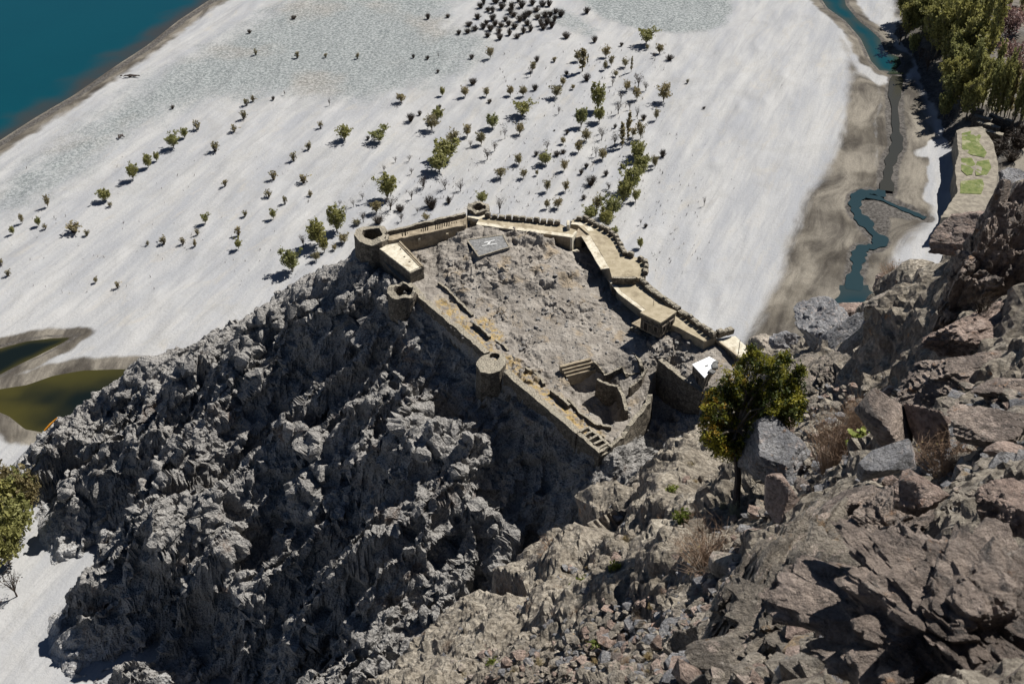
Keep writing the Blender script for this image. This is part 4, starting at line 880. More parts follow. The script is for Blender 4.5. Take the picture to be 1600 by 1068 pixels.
# ------------------------------------------------------------------ plants on the plain
def quads(C, U, Vv):
    V = np.concatenate([C - U - Vv, C + U - Vv, C + U + Vv, C - U + Vv], 1).reshape(-1, 3)
    return V, np.arange(len(V)).reshape(-1, 4)
def rnd_dirs(n, rg): v = rg.normal(size=(n, 3)); return v / np.linalg.norm(v, axis=1, keepdims=True)
def leafmesh(name, C, size, rg, mat, aspect=2.0, up=0.0):
    n = len(C); d = rnd_dirs(n, rg); d[:, 2] += up; d /= np.linalg.norm(d, axis=1, keepdims=True); e = np.cross(d, rnd_dirs(n, rg)); e /= np.linalg.norm(e, axis=1, keepdims=True) + 1e-9
    s = size * rg.uniform(0.55, 1.25, (n, 1)); V, F = quads(C, d * s * aspect / 2, e * s / 2 / 1.0); return npmesh(name, V, F, mat)
def willow(seed, lm, bare=0.0, spread=0.42, nl=420, ls=0.055, low=0.05, mat='bark'):
    """unit-height tree: trunk and limbs mesh, crown mesh of twigs and small leaves"""
    rg = np.random.RandomState(seed); tr = MB(); cr = MB(); tips = []
    nl_ = rg.randint(6, 9); fork = np.array([rg.uniform(-.02, .02), rg.uniform(-.02, .02), low]); tr.tube([(0, 0, -0.06), tuple(fork * .6), tuple(fork)], [.035, .028, .024], 5)
    for k in range(nl_):
        a = 2 * math.pi * (k + rg.uniform(-.3, .3)) / nl_; sp = spread * rg.uniform(.35, 1.0) if k else .05; h = rg.uniform(.62, .92)
        p1 = fork + (math.cos(a) * sp * .45, math.sin(a) * sp * .45, (h - low) * .5); p2 = np.array([math.cos(a) * sp, math.sin(a) * sp, h])
        tr.tube([fork, p1, p2], [.018, .012, .005], 4, False)
        for j in range(5):
            b = fork + (p1 - fork) * rg.uniform(.5, 1) if j < 2 else p1 + (p2 - p1) * rg.uniform(0, 1)
            e = b + np.array([rg.normal() * .11, rg.normal() * .11, rg.uniform(.06, .2)]); cr.tube([b, e], [.006, .0025], 3, False); tips.append((b, e))
            for q in range(2):
                f = e + np.array([rg.normal() * .07, rg.normal() * .07, rg.uniform(.0, .12)]); cr.tube([e, f], [.0035, .0015], 3, False); tips.append((e, f))
    T = MB.build(tr, 'trunk', M[mat]); n = int(nl * (1 - bare)); C = []
    for _ in range(n):
        b, e = tips[rg.randint(len(tips))]; C.append(b + (e - b) * rg.uniform(.3, 1.15) + rg.normal(size=3) * .033)
    for _ in range(int(n * .45)):
        d_ = rg.normal(size=3); d_ /= np.linalg.norm(d_); C.append(np.array([0, 0, .56]) + d_ * np.array([spread * .92, spread * .92, .40]) * rg.uniform(.55, 1.0))
    tw = MB.build(cr, 'crown', M[mat]); tm = tw.data
    if n:
        lm_ = leafmesh('leaves', np.array(C), ls, rg, M[lm]); bm = bmesh.new(); bm.from_mesh(tm); bm.from_mesh(lm_); 
        nb = len(tm.polygons); tm.materials.append(M[lm])
        bm.faces.ensure_lookup_table()
        for f in bm.faces[nb:]: f.material_index = 1
        bm.to_mesh(tm); bm.free(); bpy.data.meshes.remove(lm_)
    return T.data, tm, T, tw
def poplar(seed, lm, nl=700, ls=0.022, w=0.09, mat='bark'):
    rg = np.random.RandomState(seed); tr = MB(); cr = MB(); C = []
    tr.tube([(0, 0, -.03), (rg.normal() * .01, 0, .4), (rg.normal() * .015, rg.normal() * .01, .97)], [.016, .010, .002], 5)
    for k in range(60):
        h = rg.uniform(.12, .93); a = rg.uniform(0, 6.283); L = w * (1.15 - abs(h - .45)) * rg.uniform(.5, 1.1); b = np.array([0, 0, h]); e = b + (math.cos(a) * L, math.sin(a) * L, L * rg.uniform(1.2, 2.4))
        cr.tube([b, e], [.003, .001], 3, False); n = max(1, nl // 60)
        for j in range(n): C.append(b + (e - b) * rg.uniform(.25, 1.1) + rg.normal(size=3) * .011)
    T = tr.build('trunk', M[mat]); tw = cr.build('crown', M[mat]); tm = tw.data; lm_ = leafmesh('leaves', np.array(C), ls, rg, M[lm], 1.8, 0.6)
    bm = bmesh.new(); bm.from_mesh(tm); nb = len(tm.polygons); bm.from_mesh(lm_); tm.materials.append(M[lm]); bm.faces.ensure_lookup_table()
    for f in bm.faces[nb:]: f.material_index = 1
    bm.to_mesh(tm); bm.free(); bpy.data.meshes.remove(lm_); return T.data, tm, T, tw
def brush(seed, mat, n=70, spread=0.8, w=0.022, h=1.0, kink=.12):
    """a clump of thin stems from one root"""
    rg = np.random.RandomState(seed); m = MB()
    for k in range(n):
        a = rg.uniform(0, 6.283); s = spread * rg.uniform(0, 1) ** .7 * .5; z = h * rg.uniform(.55, 1.0) * math.sqrt(max(.1, 1 - (s / spread) ** 2 * 1.6)); b = np.array([math.cos(a) * s * .25, math.sin(a) * s * .25, -.03]); e = np.array([math.cos(a) * s, math.sin(a) * s, z])
        mid = (b + e) / 2 + rg.normal(size=3) * kink * .5 + (0, 0, .05); m.tube([b, mid, e], [w * .5, w * .4, w * .12], 3, False)
        for j in range(3):
            q = mid + (e - mid) * rg.uniform(0, .9); m.tube([q, q + rg.normal(size=3) * kink + (0, 0, .07)], [w * .3, w * .1], 3, False)
    o = m.build('brush', M[mat]); return o.data, o
def leafy(seed, stem, leaf, n=40, nl=160, spread=.8, ls=.07, w=.02):
    me_, o = brush(seed, stem, n, spread, w); rg = np.random.RandomState(seed + 5); P = np.array([v.co for v in me_.vertices]); P = P[P[:, 2] > .3]
    C = P[rg.randint(len(P), size=nl)] + rg.normal(size=(nl, 3)) * .03; lm_ = leafmesh('l', C, ls, rg, M[leaf], 2.0, .8)
    bm = bmesh.new(); bm.from_mesh(me_); nb = len(bm.faces); bm.from_mesh(lm_); me_.materials.append(M[leaf]); bm.faces.ensure_lookup_table()
    for f in bm.faces[nb:]: f.material_index = 1
    bm.to_mesh(me_); bm.free(); bpy.data.meshes.remove(lm_); return me_, o
PR = {}
def reg(key, res): PR.setdefault(key, []).append(res)
for s_ in range(4):
    reg('G', willow(100 + s_, 'gl', nl=900, ls=.042)); reg('O', willow(120 + s_, 'ol', nl=560, ls=.042)); reg('T', willow(140 + s_, 'dk', 0.86, .32, 300, .03, .2, 'bark2'))
    reg('P', poplar(180 + s_, 'ol', 420, .03, .075)); reg('K', poplar(200 + s_, 'gl', 900, .022, .10)); reg('Y', willow(220 + s_, 'gl', 0, .34, 1500, .034, .22)); reg('Z', willow(260 + s_, 'pk', 0, .4, 500, .035, .15, 'bark2'))
for s_ in range(3):
    reg('D', brush(300 + s_, 'dk', 90, 1.15, .04)); reg('S', leafy(320 + s_, 'dk', 'ol', 26, 90, .75, .09, .035))
for L in PR.values():
    for res in L:
        for o in res[len(res) // 2:]: bpy.data.objects.remove(o)
PL = """539 219 20 22 G|592 222 18 24 G|601 205 10 12 G|675 203 20 22 O|683 189 18 20 G|708 228 22 24 O|730 214 18 16 O|695 250 28 42 G|687 268 26 34 G|752 226 18 18 O|770 200 18 22 G|627 160 12 18 O|691 150 12 9 G|727 151 14 14 O|760 151 13 12 O|797 150 14 13 O
1009 69 22 24 G|1031 84 14 14 O|1046 94 10 14 D|832 112 14 12 O|910 112 32 12 P|903 96 15 14 O|947 90 16 16 O|955 103 14 10 O|946 109 12 9 O|977 105 12 12 O|962 120 9 9 O|979 142 14 14 O|995 156 18 16 O|997 136 20 20 T|1009 142 14 12 T|1037 159 24 22 O|880 134 12 11 O|869 152 18 20 O|895 140 7 8 O|817 150 14 15 O|935 172 36 26 G|936 190 20 20 G|816 181 21 27 G|908 198 26 20 G|966 178 20 14 T|970 160 17 12 T|1025 188 16 9 O|812 210 16 16 O|972 231 35 9 P|981 221 40 9 P|989 214 14 12 O|960 228 20 17 T|1001 217 24 15 O|916 220 16 18 O|880 225 10 11 O|855 235 16 14 T|904 238 16 16 O|940 218 16 14 T|852 257 16 22 G|811 258 16 15 O|942 250 16 17 O|931 245 16 12 T|998 245 21 22 G|1005 262 18 20 G|1022 258 12 10 O|1035 245 14 12 D
782 278 14 20 O|818 278 12 12 O|839 274 8 7 O|881 267 16 14 O|855 299 18 13 O|884 299 16 12 O|854 326 13 11 O|872 325 14 16 O|753 318 16 20 G|781 333 24 14 T|696 296 18 18 T|720 299 14 14 T|674 323 20 22 D|701 317 12 12 D|663 293 16 12 T|924 289 18 18 D|947 274 10 10 D|912 311 8 10 D|951 296 10 14 T|932 329 22 20 O|923 343 19 26 G|994 250 22 22 G|998 277 30 26 G|987 297 34 30 G|973 318 34 26 G|993 315 18 14 G|957 337 27 28 G|947 354 25 26 G|960 366 10 14 G|1023 263 18 10 O|1001 388 15 11 G|1001 351 9 6 T|1009 355 7 8 D
457 424 30 33 G|527 361 34 33 G|497 382 34 34 G|507 394 22 17 G|474 386 18 14 T|495 407 13 14 O|538 380 14 18 O|523 391 8 9 O|558 352 8 14 O|541 332 12 9 T|553 323 11 9 T|567 312 11 10 T|531 321 8 8 T|605 311 34 34 G|588 333 17 21 O|610 328 21 26 T|625 330 13 15 D|591 349 14 20 D|568 347 17 15 T|600 268 9 8 T|618 254 9 8 T|639 252 9 10 T|643 272 9 9 T|661 296 17 16 T|643 312 14 12 T|627 346 13 12 T|675 327 13 12 D|652 333 9 8 T|761 250 17 16 T|773 236 14 12 T|735 230 10 9 T|789 217 18 10 T|666 345 10 14 O
208 280 21 20 G|232 262 18 16 G|245 252 12 10 G|271 231 19 20 G|289 216 14 13 G|309 203 14 11 S|164 314 16 21 G|172 323 7 8 S|75 324 16 9 O|61 353 12 10 G|71 358 8 7 S|21 366 11 9 G|35 349 13 9 O|116 363 14 24 S|136 368 8 9 S|13 431 9 9 S|2 415 10 9 S|150 442 8 8 O|184 450 10 8 S|256 382 12 11 S|286 382 10 9 S|231 383 6 6 S
459 30 7 9 D|465 91 9 8 S|509 90 6 6 S|559 92 9 7 S|669 30 11 9 D|700 28 7 9 D|646 91 8 6 D|668 93 7 8 D|685 91 8 3 T|684 114 7 6 D|717 54 9 8 D|737 92 9 9 D|766 91 15 12 O|739 132 12 14 D|765 161 8 8 D|687 169 7 6 D|501 201 11 9 S|482 234 11 10 S|459 251 13 10 S|575 218 7 7 D|642 189 15 14 D|656 180 9 8 D|515 165 10 6 T|427 156 7 6 D|445 149 7 4 T|400 86 9 6 S|390 52 7 7 D|381 186 12 11 S|385 165 10 9 S|396 159 9 8 S|336 237 15 14 S|270 170 7 7 D|366 206 11 10 S
428 281 13 12 S|475 286 13 14 S|420 308 11 12 S|445 319 12 8 S|485 307 8 8 S|352 291 9 9 S|383 338 9 9 S|428 342 14 12 G|321 349 14 12 G|373 368 13 11 S|373 389 15 11 G|309 367 9 7 S|305 385 10 7 S|917 21 12 12 D|885 60 12 14 D|929 66 12 10 D|971 72 7 7 D|1011 78 7 6 O|839 96 10 10 D|866 97 7 8 S|918 101 15 3 P|986 113 21 4 P|917 126 13 14 D|885 117 8 8 D|957 135 13 8 T|836 141 11 11 D|829 120 14 8 T|1006 187 10 10 D|996 186 18 6 T|984 172 12 7 T|886 209 8 8 D|873 178 11 8 T|1074 130 6 5 S|1100 170 4 6 D|848 246 9 12 D|870 243 9 12 D|880 240 8 10 D|838 243 9 9 D|908 272 10 9 D|916 262 9 9 D|972 262 8 8 D|1030 84 9 8 T|866 205 3 4 D|1100 322 14 4 T|938 209 10 8 T|961 200 8 7 D|955 316 10 8 D|1022 90 8 8 T"""
THICK = "751 13|733 41|731 52|746 30|742 48|755 45|766 48|780 52|790 33|798 22|770 32|760 38|781 62|796 56|775 5|788 3|810 3|829 49|824 40|862 43|855 38|849 46|876 26|868 21|860 26|845 40|852 27|818 52|808 60|804 44|803 26|815 12|826 24|838 18|848 10|832 8|800 14|763 18|756 6|770 20|784 14|795 40|783 42|774 40|762 58|812 34|866 34|840 30|858 10|820 30"
DESC = {'G': 'round green willow on the sand', 'O': 'sparse olive willow on the sand', 'D': 'low dark brush on the sand', 'T': 'thin leafless sapling on the sand', 'P': 'tall slender poplar on the sand', 'S': 'small tuft bush on the sand'}
CAT = {'G': 'tree', 'O': 'tree', 'D': 'shrub', 'T': 'tree', 'P': 'tree', 'S': 'shrub', 'K': 'tree', 'Y': 'tree', 'Z': 'tree'}
NAME = {'G': 'willow_tree', 'O': 'willow_tree', 'D': 'dark_shrub', 'T': 'bare_sapling', 'P': 'poplar_tree', 'S': 'tuft_shrub', 'K': 'poplar_tree', 'Y': 'broadleaf_tree', 'Z': 'blossom_tree'}
GRP = {'G': 'green willows on the sand', 'O': 'green willows on the sand', 'D': 'dark brush on the sand', 'T': 'bare saplings on the sand', 'P': 'poplars on the sand', 'S': 'tuft bushes on the sand'}
rgp = np.random.RandomState(77)
def plant(px, py, hp, wp, k, z=None, group=None):
    p = W(px, py, 0.0); z_ = ground_z(p[0], p[1]) if z is None else z; p = W(px, py, z_)
    d = np.linalg.norm(p - [0, 0, CAMZ]); dep = math.asin((CAMZ - z_) / d); H = hp * d / FPX / (math.cos(dep) * 0.93); Wd = wp * d / FPX
    V = PR[k]; res = V[rgp.randint(len(V))]; base = {'G': .86, 'O': .86, 'T': .64, 'P': .17, 'D': 1.05, 'S': .75, 'K': .24, 'Y': .72, 'Z': .8}[k]
    sx = Wd / base; sx = min(max(sx, .55 * H), 2.2 * H)
    if k == 'D': H *= .8
    if len(res) == 2:
        o = link(NAME[k], res[0]); o.location = p; o.scale = (sx, sx, H)
    else:
        o = empty(NAME[k], p); o.scale = (sx, sx, H)
        link('trunk', res[0], o); link('crown', res[1], o)
    o.rotation_euler = (rgp.uniform(-.06, .06), rgp.uniform(-.06, .06), rgp.uniform(0, 6.28))
    return setp(o, 'x', CAT[k], group or GRP[k])
MK = [('rounded gravel patch at the top', 1040, 30), ('farthest tower of the fort', 747, 325), ('far left bastion', 580, 365), ('bend of the upper rampart', 950, 365), ('teal river', 230, 110), ('dark pond at the left edge', 60, 540), ('thicket at the top', 800, 60), ('big lone willow by the hill', 457, 424), ('white sand beach on the right', 1080, 150), ('grey gravel flat', 560, 110), ('long merloned range', 830, 300), ('teal river shore bushes', 245, 245)]
items = []
for line in PL.split('\n'):
    for q in line.split('|'):
        f = q.split(); k = f[4]; a = [float(v) for v in f[:4]]; items.append((plant(*a, k), DESC[k], a[0], a[1]))
for q in THICK.split('|'):
    a = [float(v) for v in q.split()]; o = plant(a[0], a[1], rgp.uniform(8, 14), rgp.uniform(9, 15), 'D', group='dark brush of the thicket'); items.append((o, 'dark bush crowded in the top thicket', a[0], a[1]))
relabel(items, MK + [('left end of the top thicket', 725, 45), ('right end of the top thicket', 885, 30), ('lowest bush of the top thicket', 808, 66), ('top left of the thicket', 750, 0), ('top right of the thicket', 860, 0), ('beam gaps of the fort', 690, 350), ('left edge of the photo', 0, 400), ('middle of the willow field', 860, 180)])
# scattered twigs and tussocks nobody could count
def sand_litter():
    m = MB(); rg = np.random.RandomState(9); n = 0
    zones = [((780, 70), (1040, 350), 240, 1), ((640, 240), (1000, 330), 150, 1), ((1000, 240), (1100, 430), 90, .8), ((10, 240), (500, 460), 130, .8), ((560, 280), (760, 330), 50, 1), ((900, 80), (1060, 220), 60, 1), ((1050, 100), (1300, 420), 26, .6)]
    for (x0, y0), (x1, y1), k, sz in zones:
        for _ in range(k):
            px_, py_ = rg.uniform(x0, x1), rg.uniform(y0, y1); p = W(px_, py_, 0)
            p[2] = ground_zs(p); s = sz * rg.uniform(.25, 1.0)
            for j in range(rg.randint(2, 6)):
                e = p + np.array([rg.normal() * .3 * s, rg.normal() * .3 * s, rg.uniform(.3, 1.4) * s]); m.tube([p - (0, 0, .1), e], [.07 * s, .03 * s], 3, False)
    o = m.build('dry_twigs', M['dk']); return setp(o, kind='stuff')
def ground_zs(p): return float(fbmz(p[0], p[1]))
_zc = {}
def fbmz(x, y):
    i = np.searchsorted(xs, x) - 1; j = np.searchsorted(ys, y) - 1; return pz.reshape(len(xs), len(ys))[i, j]
def ground_z(x, y): return float(fbmz(x, y))
sand_litter()
for lab, px_, py_, n_ in (('black tangle of driftwood on the grey gravel near the river', 205, 120, 9), ('small dark driftwood log at the edge of the gravel', 188, 214, 3)):
    p = W(px_, py_, 0.1); m = MB(); rg = np.random.RandomState(int(px_))
    for k in range(n_):
        c_ = p + np.array([rg.normal() * n_ * .16, rg.normal() * .4, rg.uniform(.1, .5)]); d_2 = rg.normal(size=3) * (1, .6, .25); m.tube([c_ - d_2, c_ + d_2 * .2 + (0, 0, .2), c_ + d_2], [.22, .25, .1], 5)
    o = m.build('driftwood', M['bark2']); setp(o, lab, 'driftwood')
# ------------------------------------------------------------------ grove on the far bank
FZ = 5.0
def bank_z(px, py):
    z = 3.0
    for _ in range(3): p = W(px, py, z); z = ground_z(p[0], p[1])
    return z
GV = []
rg = np.random.RandomState(31)
seeds = [(1388,62,50),(1400,30,45),(1412,62,62),(1430,80,66),(1444,48,60),(1452,92,70),(1470,70,66),(1486,96,78),(1468,112,58),(1480,130,56),(1500,60,60),(1516,44,56),(1502,118,70),(1428,28,40),(1460,24,40),(1492,20,36),(1400,88,30),(1530,26,40),(1470,155,52),(1478,172,48),(1492,168,62),(1500,190,58),(1488,140,50),(1466,186,34),(1508,150,60),(1420,46,46),(1440,12,30),(1477,44,50),(1436,62,50),(1508,88,60),(1396,46,36),(1384,30,34),(1456,60,54)]
for x_, y_, h_ in seeds: GV.append((x_ + (26 if x_ < 1445 else 8), y_, h_, h_ * rg.uniform(.5, .72), 'Y'))
for x_, y_, h_ in [(1520,112,104),(1532,128,112),(1541,96,100),(1527,70,80),(1552,40,60),(1516,170,84),(1524,182,70),(1482,182,64),(1491,120,76),(1592,34,50),(1576,22,42),(1560,16,36),(1548,150,70)]: GV.append((x_, y_, h_, h_ * .2, 'K'))
for k in range(26): GV.append((1532 + k * 2.9 + rg.uniform(-1, 1), 180 + k * .55 + rg.uniform(-9, 9), rg.uniform(58, 84), 8.5, 'K' if rg.rand() < .6 else 'P'))
for x_, y_, h_ in [(1573,62,36),(1583,112,40),(1566,96,26),(1588,52,34),(1560,60,30),(1597,130,34),(1572,40,26)]: GV.append((x_, y_, h_, h_ * .9, 'Z'))
for x_, y_, h_ in [(1566,236,22),(1588,232,28),(1580,252,20),(1556,242,18),(1600,214,26),(1545,212,14),(1572,214,18)]: GV.append((x_, y_, h_, h_ * 1.3, 'D'))
for x_, y_, h_ in [(1405,70,26),(1448,112,24),(1436,96,20)]: GV.append((x_, y_, h_, h_ * .8, 'T'))
GD = {'Y': 'bushy green tree in the right grove', 'K': 'tall narrow green poplar in the grove', 'P': 'thin bare-stemmed poplar in the grove', 'Z': 'pinkish blossoming tree behind the grove', 'D': 'reddish-brown bare thicket bush beside the terraces', 'T': 'leafless tree on the dark bank edge'}
GM = [('teal lagoon', 1385, 90), ('top edge of the photo', 1460, 0), ('green terraced plots', 1520, 230), ('right edge of the photo', 1600, 120), ('pink trees', 1575, 70), ('dark eroded bank', 1455, 170)]
gi = []
for x_, y_, h_, w_, k in GV:
    o = plant(x_, y_, h_, w_, k, z=bank_z(x_, y_), group={'Y': 'trees of the grove', 'K': 'poplars of the grove', 'P': 'poplars of the grove', 'Z': 'blossoming trees', 'D': 'thicket beside the terraces', 'T': 'trees of the grove'}[k]); gi.append((o, GD[k], x_, y_))
relabel(gi, GM)
for nm, lab, L in (('crop_plot', 'uppermost green crop plot with a rounded end, ringed by pale paths', [(1503,208),(1522,203),(1533,212),(1530,222),(1542,238),(1538,246),(1515,241),(1503,232)]),
                ('crop_plot', 'middle green crop plot left of the curved path', [(1502,247),(1518,246),(1524,256),(1519,272),(1511,274),(1502,266)]),
                ('crop_plot', 'small green crop plot inside the curved path', [(1527,252),(1545,249),(1549,262),(1542,273),(1525,274),(1523,262)]),
                ('crop_plot', 'lowest green crop plot, striped, just above the pink crag', [(1501,283),(1535,279),(1538,290),(1533,303),(1500,302)])):
    m = MB(); m.prism([W(a_, b_, 8.0)[:2] for a_, b_ in L], 5.0, 8.0); o = m.build(nm, M['field'], None, rough=.06, cuts=1.5); setp(o, lab, 'field', 'green terraced plots')
tl = [(1494,204),(1508,199),(1535,198),(1552,222),(1560,260),(1552,330),(1470,340),(1496,300),(1492,262),(1498,240)]
o = solid('garden_terrace', [W(a_, b_, 7.9)[:2] for a_, b_ in tl], -1, 7.9, M['path'], None, .25, 2.0); setp(o, 'pale earthen terrace with a dark eroded edge, carrying the green plots', 'terrace')
for k, (a_, b_, c_, d_2) in enumerate(((1520,182,1548,190),(1526,192,1560,202),(1533,204,1566,212),(1518,172,1536,176),(1545,180,1580,192))):
    A_ = W(a_, b_, 7)[:2]; B_ = W(c_, d_2, 7)[:2]; o = wall('field_wall', [A_, B_], 2.0, 7.6, 2, M['stone'], None, .5, 2.0, .2); setp(o, ['uppermost long', 'second', 'lowest', 'shortest', 'rightmost'][k] + ' dry stone terrace wall above the green plots', 'wall', 'dry stone terrace walls')
# trees and odds at the left foot of the hill
items = []
for x_, y_, h_, w_, k in ((8,822,44,64,'G'),(38,836,50,56,'G'),(16,880,52,60,'G'),(-10,900,50,60,'G'),(30,790,40,50,'G'),(52,800,50,34,'O'),(16,772,40,44,'O'),(27,932,36,30,'T'),(-4,952,26,26,'T'),(60,762,26,16,'O')):
    o = plant(x_, y_, h_, w_, k, group='trees at the left foot of the hill'); items.append((o, {'G': 'bright green bushy tree on the sand', 'O': 'thin green tree against the rock nose', 'T': 'bare grey tree on the sand'}[k], x_, y_))
relabel(items, [('bottom left corner', 0, 1068), ('pond at the left edge', 60, 660)])
m = MB(); p = W(80, 668, 8.5)
m.tube([p + (-1.2, -1, 0), p + (0, 0, 1.0), p + (1.6, 1.0, 2.2)], [.25, .3, .12], 5); o = m.build('orange_cloth', M['orange']); setp(o, 'bundle of orange cloth on the rock above the green pond', 'cloth')
# ------------------------------------------------------------------ rocks of the near slope
_ico = {}
def ico(n):
    if n not in _ico:
        bm = bmesh.new(); bmesh.ops.create_icosphere(bm, subdivisions=n, radius=1.0); _ico[n] = (np.array([v.co[:] for v in bm.verts]), np.array([[v.index for v in f.verts] for f in bm.faces])); bm.free()
    return _ico[n]
def rock_pts(seed, level, planes=16, rough=.05, flat=0.0, layers=0.0, blk=.0):
    rg = np.random.RandomState(seed); V, F = ico(level); n = rnd_dirs(planes, rg)
    if flat: n[:, 2] *= (1 - flat); n[:3] = [[0.1, .1, 1], [-.1, 0.05, -1], [.2, -.1, .95]]; n /= np.linalg.norm(n, axis=1, keepdims=True)
    d = rg.uniform(.62, 1.0, planes); dot = V @ n.T; r = np.where(dot > .05, d / np.maximum(dot, .05), 9).min(1); r = np.minimum(r, 1.35); P = V * r[:, None]
    if blk:
        for sc_, k_ in ((.55, 1.3), (.24, .6), (.1, .25)): v_, c_ = facets(P.astype(np.float32) + seed, sc_, seed); P = P + V * ((v_ * 1.2 * c_ - (1 - c_) * .25) * blk * k_)[:, None]
    if rough: P = P + V * (fbm(P + seed * 3.1, .7, 5, seed, .55) * rough * 2.2)[:, None]
    if layers:
        q = P[:, 2] * layers + fbm(P, 1.2, 2, seed) * .8; P = P * (1 + .05 * (np.abs(q - np.floor(q) - .5) * 2 > .75))[:, None]
    return P, F
def rock(name, label, cat, px, py, dist, wpx, hpx, mat, seed, level=4, rot=(0, 0, 0), depth=1.0, sink=.15, group=None, planes=16, rough=.05, flat=0.0, layers=0, blk=0.0, smooth=False, dims=None):
    """a boulder whose middle stands at the surveyed point; wpx and hpx say how large it is seen from the lookout"""
    P, F = rock_pts(seed, level, planes, rough, flat, layers, blk); c = WD(px, py, dist); w = wpx / 2 * dist / FPX; h = hpx / 2 * dist / FPX
    D_ = dims or (w, max(h * 1.15, w * .5) * depth, h * .85)
    R_ = Matrix.Rotation(rot[2], 3, 'Z') @ Matrix.Rotation(rot[1], 3, 'Y') @ Matrix.Rotation(rot[0], 3, 'X')
    P = P * D_; P = P @ np.array(R_).T
    me = npmesh(name, P, F, M[mat], smooth); o = link(name, me); o.location = c; return setp(o, label, cat, group)
D2 = R
